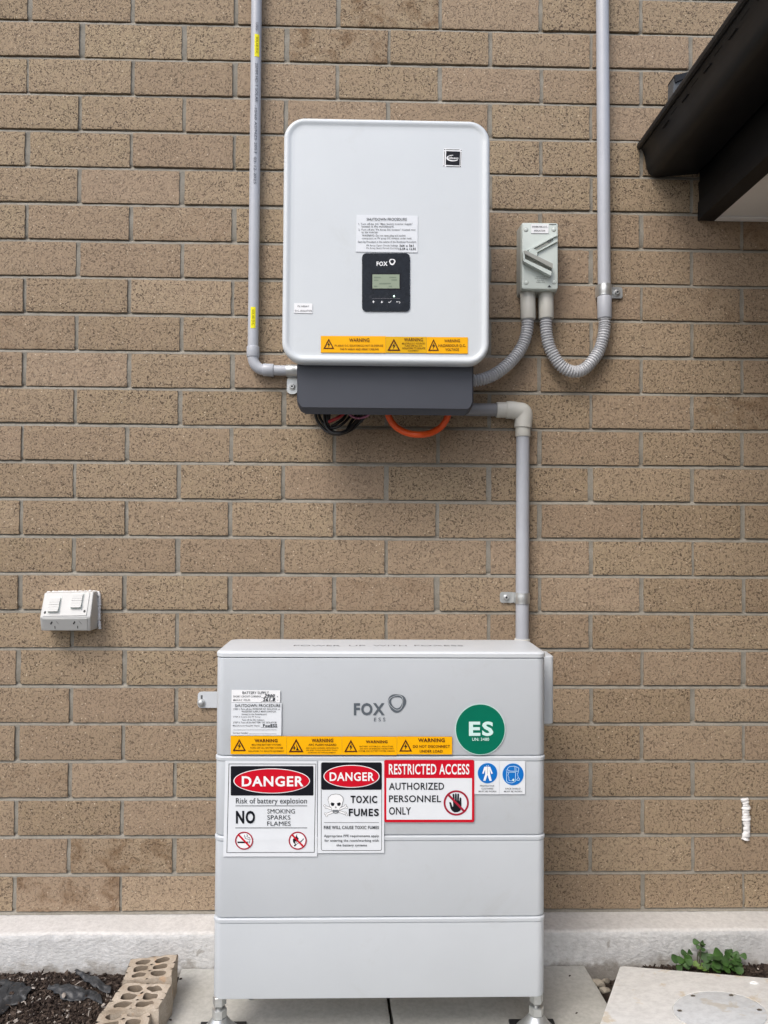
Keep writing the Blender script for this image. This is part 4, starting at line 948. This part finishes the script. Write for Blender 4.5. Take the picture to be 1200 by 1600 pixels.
# ------------------------------------------------------------------ cables under the inverter
cb = thing('cable_bundle', 'bundle of black, red and mauve cables looping below the inverter cover', 'cables', (W(540, 660, -.09).x, -.09, 1.15))
cs = lambda L, Y: [W(480+x/5, 640+y/5, Y+.01*math.sin(x*.02)) for x, y in L]
for k, (L, Y, r, m) in enumerate((
    ([(62, -30), (70, 60), (110, 130), (180, 185), (260, 190), (340, 160), (400, 110), (450, 50), (470, -30)], -.10, .0034, CABLE_K),
    ([(90, -30), (95, 50), (130, 115), (190, 165), (250, 180), (330, 150), (380, 100), (420, 50), (440, -30)], -.095, .0032, CABLE_K),
    ([(135, -30), (135, 60), (150, 130), (195, 180), (250, 185), (310, 165), (360, 115), (400, 60), (420, -30)], -.105, .0034, CABLE_K),
    ([(155, -30), (160, 100), (180, 160), (240, 195), (300, 170), (340, 100), (380, 40), (390, -30)], -.09, .0032, CABLE_K),
    ([(175, 30), (165, 120), (190, 145), (250, 130), (300, 90), (340, 40), (350, -30)], -.098, .0030, CABLE_K),
    ([(190, 130), (230, 110), (290, 60), (320, -30)], -.086, .0036, CABLE_K),
    ([(170, 95), (200, 82), (240, 62), (290, 25), (320, -20)], -.106, .0038, CABLE_R),
    ([(310, 10), (340, 45), (385, 65), (440, 60), (480, 40), (510, 0)], -.11, .0028, CABLE_P))):
    b = MB(); b.tube(spline(cs(L, Y), 8), r, m, n=12); o = b.build('cable', cb)
    if m is CABLE_R: o['label'] = 'red cable'
    if m is CABLE_P: o['label'] = 'mauve cable'
b = MB(); b.tube(spline(cs([(630, -60), (630, 20), (650, 80), (700, 140), (780, 182), (870, 196), (960, 184), (1040, 140), (1085, 80), (1105, 20), (1110, -60)], -.085), 10), [.0072]*101, ORANGE, n=20)
o = b.build('orange_cable'); tag(o, 'thick orange cable hanging in a loop below the inverter cover', 'cable')

# ------------------------------------------------------------------ eave at upper right
ev = thing('roof_eave', 'black gutter and fascia with a white soffit jutting out from the wall at upper right', 'eave', (.8, 0, 1.75))
g8 = lambda x, y: W(980+x/4, y/4, 0)
pr = [g8(60, 905), g8(56, 920), g8(60, 934), g8(72, 940), g8(84, 938), g8(96, 955), g8(106, 985), g8(112, 1020), g8(118, 1060), g8(130, 1088), g8(150, 1104), g8(185, 1112), g8(300, 1102), g8(436, 1092)]
LEN = -3.4
def extr(b, prof, y0, y1, mat, closed=False, ny=1, th=None):
    rs = [[(p.x, y0+(y1-y0)*k/ny, p.z) for p in prof] for k in range(ny+1)]
    b.rings(rs, mat, False, False, closed)
b = MB(); prof = pr+[Vector((pr[-1].x, 0, 1.94))]; inner = [Vector((p.x+.0015, 0, p.z+.002)) for p in reversed(prof)]
full = prof+inner[:-1]+[Vector((pr[0].x+.004, 0, pr[0].z+.002))]
extr(b, full, -.0035, LEN, GUT, closed=True, ny=12)
k = 0
y = -.12
while y > LEN+.2:      # overflow slots low on the gutter face
    for a_, L_ in ((0, .055),):
        z = pr[5].z*.5+pr[6].z*.5; x = (pr[5].x+pr[6].x)/2
        b.box(x-.0028, x+.002, y-.030, y, z-.0009, z+.0009, GUTD, e=.0003); b.box(x-.0022, x+.003, y-.075, y-.045, z+.004, z+.0054, GUTD, e=.0003)
    y -= .10
b.build('gutter', ev, smooth=35)
b = MB(); cap = [(p.x, -.0034, p.z) for p in prof]; b.add(cap+[(x_, -.0015, z_) for x_, y_, z_ in cap], [tuple(range(len(cap)))], GUT); b.build('gutter_end_cap', ev, smooth=None)
fx0, fx1 = g8(437, 1300).x, g8(541, 1300).x; fz0 = g8(480, 1382).z; fzm = g8(440, 1262).z; fz1 = 1.97
b = MB(); fp = [Vector((fx0, 0, fz0)), Vector((fx0+.001, 0, fzm-.002)), Vector((fx0+.004, 0, fzm)), Vector((fx0+.002, 0, fzm+.045)), Vector((fx0+.005, 0, fzm+.047)), Vector((fx0+.004, 0, fz1)), Vector((fx1, 0, fz1)), Vector((fx1, 0, fz0))]
extr(b, fp, -.002, LEN, GUT, closed=True, ny=6); b.add([(p.x, -.002, p.z) for p in fp], [tuple(range(8))], GUT); b.build('fascia_board', ev, smooth=None)
b = MB(); b.box(fx1+.0005, 2.05, LEN, -.002, fz0+.004, fz0+.012, SOFF, e=.0005)
b.box(fx1+.0005, 2.05, -.022, -.002, fz0-.0005, fz0+.0035, SOFF, e=.0005)
for k in range(1, 4): b.box(fx1+.0005, 2.05, -.9*k-.02, -.9*k, fz0+.001, fz0+.0035, SOFF, e=.0005)
b.build('soffit', ev)
OUTB = rough_mat('light_block_brick', [(.3, (.20, .145, .10)), (.7, (.27, .20, .14))], 12, 300, .6, .002)
b = MB(); b.box(1.62, 1.74, LEN, -.004, .0, fz0+.003, OUTB, e=.002); b.build('light_block_wall', ev)  # unseen wall added to block low sky light from the right
b = MB(); rs = []
for k in range(120):
    x = fx0-.06+k*.0105; rs.append([(x, -.004, 1.945+(x-fx0)*.28+.008*math.sin(k*1.05)), (x, LEN, 1.945+(x-fx0)*.28+.008*math.sin(k*1.05)), (x, LEN, 1.949+(x-fx0)*.28+.008*math.sin(k*1.05)), (x, -.004, 1.949+(x-fx0)*.28+.008*math.sin(k*1.05))])
b.rings(rs, GUT); b.build('light_block_roof', ev)  # unseen roofing added over the soffit to block light from above
b = MB(); g9 = lambda x, y: W(986+x/4, y/4+1, -.034)
q = [g9(268, 478), g9(370, 452), g9(420, 450), g9(420, 700), g9(262, 700), g9(262, 620)]
A = [Vector((p.x, -.034, p.z)) for p in q]; B = [Vector((p.x, -.001, p.z)) for p in q]; n = len(q)
b.add(A+B, [tuple(range(n))]+[(i, (i+1) % n, (i+1) % n+n, i+n) for i in range(n)], FLASH)
q2 = [g9(266, 472), g9(374, 446), g9(420, 446), g9(420, 480), g9(350, 482), g9(274, 516)]; A = [Vector((p.x, -.038, p.z)) for p in q2]; B = [Vector((p.x, -.0005, p.z)) for p in q2]
b.add(A+B, [tuple(range(6))]+[(i, (i+1) % 6, (i+1) % 6+6, i+6) for i in range(6)], GUT)
b.build('flashing', ev, smooth=None)

# ------------------------------------------------------------------ loose cored bricks
def cored(corners, depth, rows, label, seed):
    """corners TL,TR,BR,BL of the top face (world); holes in 2 columns"""
    TL, TR, BR, BL = [Vector(c) for c in corners]; dn = Vector((.004, .006, -1)).normalized()*depth; b = MB(); rnd = random.Random(seed)
    def q(u, v, d):
        p = (TL*(1-u)+TR*u)*(1-v)+(BL*(1-u)+BR*u)*v+dn*d
        return p+Vector((noise.noise(p*70+Vector((seed, 0, 0))), noise.noise(p*70+Vector((0, seed, 0))), noise.noise(p*70+Vector((0, 0, seed)))))*(.0034 if seed == 2 else .0022)
    mu, mv = .08, .05; cw, ch = (1-2*mu)/2, (1-2*mv)/rows; n = 24
    for i in range(2):
        for j in range(rows):
            u0, u1 = (0 if i == 0 else .5), (.5 if i == 0 else 1); v0 = 0 if j == 0 else mv+ch*j; v1 = 1 if j == rows-1 else mv+ch*(j+1)
            cu_, cv_ = mu+cw*(i+.5), mv+ch*(j+.5); sq, ci = [], []
            for k in range(n):
                t = 2*math.pi*(k+.5)/n; c_, s_ = math.cos(t), math.sin(t); m = max(abs(c_), abs(s_)); a, e = c_/m, s_/m
                sq.append((cu_+a*((u1-cu_) if a > 0 else (cu_-u0)), cv_+e*((v1-cv_) if e > 0 else (cv_-v0))))
                rr_ = .38 if j % 2 == 0 else .35/max(abs(c_), abs(s_))**.7
                ci.append((cu_+rr_*cw*c_, cv_+rr_*ch*s_*1.08))
            mid = [((a[0]+c_[0])/2, (a[1]+c_[1])/2) for a, c_ in zip(sq, ci)]
            R = [[q(u, v, 0) for u, v in sq], [q(u, v, 0) for u, v in mid], [q(u, v, 0) for u, v in ci]]
            b.rings(R, CORED, False, False)
            b.rings([R[2], [q(u, v, .35) for u, v in ci], [q(u, v, .9) for u, v in ci]], CORE_IN, False, True)
    m = 16; per = [(k/m, 0) for k in range(m)]+[(1, k/m) for k in range(m)]+[(1-k/m, 1) for k in range(m)]+[(0, 1-k/m) for k in range(m)]
    b.rings([[q(u, v, 0)+Vector((0, 0, .0004)) for u, v in per], [q(u+(.012 if u == 1 else -.012 if u == 0 else 0), v+(.015 if v == 1 else -.015 if v == 0 else 0), .05) for u, v in per], [q(u+(.014 if u == 1 else -.014 if u == 0 else 0), v+(.018 if v == 1 else -.018 if v == 0 else 0), .5) for u, v in per], [q(u, v, 1) for u, v in per]], CORED, False, True)
    o = b.build('cored_brick', smooth=50); tag(o, label, 'brick', 'broken cored bricks beside the left paver')
B3 = lambda x, y, z: WZ(140+x/7.5, 1480+y/7.5, z)
cored([B3(480, 145, .066), B3(1030, 82, .072), B3(950, 345, .064), B3(395, 390, .056)], .074, 3, 'cream cored brick at the top of the row, against the footing', 1)
cored([B3(415, 415, .056), B3(960, 440, .060), B3(800, 720, .050), B3(150, 745, .042)], .072, 3, 'cream cored brick in the middle of the row, with broken holes', 2)
cored([B3(120, 765, .036), B3(735, 690, .042), B3(650, 1050, .036), B3(-20, 1120, .026)], .060, 3, 'orange-tinged cored brick nearest the viewer, cut by the photo edge', 3)

# ------------------------------------------------------------------ white pit lid with round plate
Nn = Vector((-.1, .18, 1)).normalized(); P0 = Vector((.547, -.134, EYE-.930))
e1 = (WZ(1199, 1527, EYE-.885)-P0); e1 = (e1-Nn*e1.dot(Nn)).normalized(); e2 = Nn.cross(e1); e2 = -e2 if e2.y > 0 else e2
def onpl(px, py):
    d = RT*((px-600)/FPX)+UP*(-(py-800)/FPX)+FW; return CAM+d*((P0-CAM).dot(Nn)/d.dot(Nn))
ed = (onpl(936, 1600)-P0).normalized(); e1 = (onpl(1199, 1527)-P0).normalized()
pl = thing('pit_lid', 'rust-stained white slab lid with a round screwed cover plate, tilted on the soil', 'lid', P0)
def lp(u, v, h): return P0+e1*u+ed*v+Nn*h
b = MB(); U, Vv = .44, .46; R = .010; per = []
for cx, cy, t0 in ((U-R, Vv-R, 0), (R, Vv-R, 90), (R, R, 180), (U-R, R, 270)): per += [(cx+R*math.cos(rad(t0+15*k)), cy+R*math.sin(rad(t0+15*k))) for k in range(7)]
def sh(i): return [((u-U/2)*(1-i/(U/2))+U/2, (v-Vv/2)*(1-i/(Vv/2))+Vv/2) for u, v in per]
b.rings([[lp(u, v, -.034) for u, v in sh(.002)], [lp(u, v, -.004) for u, v in sh(0)], [lp(u, v, -.001) for u, v in sh(.0015)], [lp(u, v, 0) for u, v in sh(.005)]], LIDM)
# shaft below the slab
b.rings([[lp(u, v, -.030) for u, v in sh(.05)], [lp(u, v, -.030)-Vector((0, 0, .16)) for u, v in sh(.05)]], LIDM, False, False)
b.build('slab', pl, smooth=30)
cc = onpl(1124, 1580.5)-P0; rc = .0800
uu = (cc-Nn*cc.dot(Nn)); fe1 = e1; fe2 = Nn.cross(e1)
def cp(r, t, h): return P0+uu+(fe1*math.cos(t)+fe2*math.sin(t))*r+Nn*h
b = MB(); n = 64
b.rings([[cp(r, 2*math.pi*k/n, h) for k in range(n)] for r, h in ((rc+.003, .0003), (rc+.0025, .0012), (rc+.0005, .0012), (rc, .0002))], LIDM, False, False); b.build('seat_ring', pl)
b = MB(); b.rings([[cp(r, 2*math.pi*k/n, h) for k in range(n)] for r, h in ((rc-.001, .0001), (rc-.0012, .0014), (rc-.003, .0018))], PLATE, False, True); cpl = b.build('cover_plate', pl)
for k in range(6):
    t = rad(15+60*k); b = MB(); c0 = cp(rc*.86, t, .0018)
    b.rings([[c0+(fe1*math.cos(2*math.pi*j/14)+fe2*math.sin(2*math.pi*j/14))*r+Nn*h for j in range(14)] for r, h in ((.0042, 0), (.0042, .0006), (.0022, .0007))], STEELD, False, True); b.build('screw', cpl)
q = onpl(1178, 1536); b = MB(); b.rings([[q+(e1*math.cos(t_)*r+Nn.cross(e1)*math.sin(t_)*r*.6)+Nn*h for t_ in [2*math.pi*j/14 for j in range(14)]] for r, h in ((.009, .0), (.0085, .0015), (.006, .0022), (.004, .0010))], LIDM, False, True); b.build('lifting_eye', pl)

# ------------------------------------------------------------------ plastic film in the mulch
def film(P, Y, wid, label, seed):
    """crumpled strip from measured outline points on the soil"""
    b = MB(); n = len(P); rows = 14; vs = []; fs = []
    top = spline([WZ(x, y, -.008) for (x, y), _ in P], 10); bot = spline([WZ(x, y+2, -.008) for _, (x, y) in P], 10); m = len(top)
    for j in range(rows+1):
        t = j/rows
        for i in range(m):
            p = top[i].lerp(bot[i], t); p.z = baseL(p.x, p.y)+.0085+.004*math.sin(t*3.1)+.005*noise.noise((p.x*22, p.y*22, seed))+.003*noise.noise((p.x*70, p.y*70, seed)); p.z += .0022*noise.noise((p.x*130, p.y*130, seed)); p.x += .006*noise.noise((p.x*80, p.y*80, seed+5)); p.y += .006*noise.noise((p.x*80, p.y*80, seed+9)); vs.append(p)
    for j in range(rows):
        for i in range(m-1): a = j*m+i; fs.append((a, a+1, a+m+1, a+m))
    b.add(vs, fs, PLAST); o = b.build('plastic_film', smooth=60, recalc=False)
    md = o.modifiers.new('thickness', 'SOLIDIFY'); md.thickness = .0008
    tag(o, label, 'plastic sheet', 'scraps of black plastic film in the mulch')
film([((-60, 1537), (-60, 1600)), ((0, 1536), (0, 1580)), ((20, 1537), (15, 1568)), ((38, 1540), (35, 1562)), ((50, 1545), (42, 1553))], 0, 0, 'crumpled black plastic film at the left edge of the photo', 2)
film([((75, 1541), (76, 1544)), ((95, 1541), (100, 1556)), ((120, 1543), (125, 1556)), ((140, 1545), (142, 1553)), ((155, 1548), (162, 1563))], 0, 0, 'flat dark plastic strip lying in the mulch behind the cored bricks', 4)
film([((118, 1521), (119, 1524)), ((130, 1524), (135, 1535)), ((150, 1532), (152, 1543)), ((172, 1540), (172, 1546))], 0, 0, 'small grey plastic scrap touching the footing', 6)

# ------------------------------------------------------------------ weeds behind the lid
def leaflet(b, c, d, nrm, L, w_, mat, fold=.25):
    d = d.normalized(); nrm = (nrm-d*nrm.dot(d)).normalized(); s_ = d.cross(nrm); prof = [(0, .05), (.15, .30), (.35, .62), (.6, .92), (.8, 1.), (.93, .78), (1.0, .35), (.95, 0)]
    vs = []; fs = []
    for (t, k) in prof:
        ctr = c+d*(t*L)-nrm*(.18*L*t*t)
        if t == .95: k = 0.02
        vs += [ctr-s_*(k*w_/2)+nrm*(fold*k*w_/2), ctr, ctr+s_*(k*w_/2)+nrm*(fold*k*w_/2)]
    for i in range(len(prof)-1):
        a = i*3; fs += [(a, a+1, a+4, a+3), (a+1, a+2, a+5, a+4)]
    b.add(vs, fs, mat)
def weed(px, py, heads, label, seed):
    rnd = random.Random(seed); base = W(px, py, -.098); base.z = -.006
    t = thing('weed_plant', label, 'plant', base, 'green weeds growing from the soil behind the white lid'); fo, st = MB(), MB()
    for (hx_, hy_, sz, m, yo) in heads:
        h = W(hx_, hy_, -.098+yo); mid = (base+h)/2+Vector((rnd.uniform(-.008, .008), -.004, .012)); st.tube(spline([base, mid, h], 6), .0011, STEM, n=7)
        a0 = rnd.uniform(0, 6.28)
        for k in range(3):
            a = a0+k*2.094+rnd.uniform(-.2, .2); d = Vector((math.cos(a), math.sin(a)*.8-.15, rnd.uniform(-.35, .35))); nr = Vector((rnd.uniform(-.3, .3), -.75, .75))
            leaflet(fo, h, d, nr, sz, sz*.92, m)
    fo.build('leaf', t, smooth=60, recalc=False); st.build('stem', t)
weed(1078, 1512, [(1063, 1497, .021, LEAF, 0), (1070, 1500, .018, LEAF, -.01), (1066, 1508, .016, LEAF, -.014), (1074, 1490, .014, LEAF, .004)], 'broad-leaved green weed, leftmost of those behind the lid', 3)
weed(1090, 1512, [(1094, 1473, .015, LEAF, .002), (1096, 1480, .011, LEAF, -.002)], 'tall thin-stemmed weed rising highest above the lid', 5)
weed(1128, 1516, [(1104, 1490, .018, LEAF, 0), (1114, 1494, .023, LEAF, -.01), (1122, 1500, .022, LEAF, -.015), (1132, 1498, .020, LEAF, 0), (1142, 1492, .018, LEAF, .004), (1145, 1499, .019, LEAF, -.008), (1155, 1493, .015, LEAF, .008),
    (1136, 1508, .020, LEAF, -.016), (1147, 1509, .021, LEAF, -.018), (1110, 1507, .017, LEAF, -.014), (1120, 1511, .018, LEAF, -.016), (1152, 1505, .017, LEAF, -.004), (1127, 1506, .018, LEAF, .006)], 'bushy clover-like weed, the densest clump behind the lid', 7)
weed(1096, 1514, [(1093, 1510, .014, LEAF2, -.012), (1099, 1512, .013, LEAF2, -.014), (1103, 1508, .011, LEAF2, -.01)], 'low yellowish seedling at the foot of the tall weed', 9)

# ------------------------------------------------------------------ bits lying about
def bit(px, py, z, size, mat, name, label, cat, seed, squash=.4):
    rnd = random.Random(seed); c = WZ(px, py, z); b = MB(); bm = bmesh.new(); bmesh.ops.create_icosphere(bm, subdivisions=2, radius=size)
    R = Matrix.Rotation(rnd.uniform(0, 3), 3, 'Z')
    vs = [c+R @ Vector((v.co.x*(1+.5*noise.noise(v.co*90+Vector((seed, 0, 0)))), v.co.y*.55*(1+.5*noise.noise(v.co*120)), v.co.z*squash))+Vector((0, 0, size*squash*.7)) for v in bm.verts]
    b.add(vs, [tuple(v.index for v in f.verts) for f in bm.faces], mat); bm.free(); o = b.build(name, smooth=30); tag(o, label, cat); return o
bit(282.5, 1530, 0, .0040, CHIP1, 'bark_chip', 'dark bark chip on the left paver edge beside the upper cored brick', 'debris', 1)
bit(267, 1594, 0, .0035, CHIP1, 'dry_twig', 'small dark twig at the front of the left paver', 'debris', 2, .25)
bit(890, 1525, 0, .0032, CHIP1, 'leaf_scrap', 'brown leaf scrap on the right paver near the footing', 'debris', 3, .25)
bit(901, 1583, 0, .0034, CHIP2, 'bark_fragment', 'flat brown bark fragment in the middle of the right paver', 'debris', 4, .2)
bit(100, 1557, -.006, .008, CHIP3, 'mortar_crumb', 'pale mortar crumb lying in the mulch', 'debris', 5, .4)
for k, (px, py, s_, lab) in enumerate(((935, 1541, .015, 'upper pale rubble stone wedged between the right paver and the white lid'), (947, 1536, .010, 'small rubble stone nearest the white lid corner'), (945, 1551, .012, 'lower rubble stone between the paver and the lid'))):
    o = bit(px, py, -.012, s_, simple('rubble_stone_%d' % k, (.30, .27, .22), .9, var=.3, vscale=60, bmp=.6, bscale=300), 'rubble_stone', lab, 'stone', 20+k, .6)
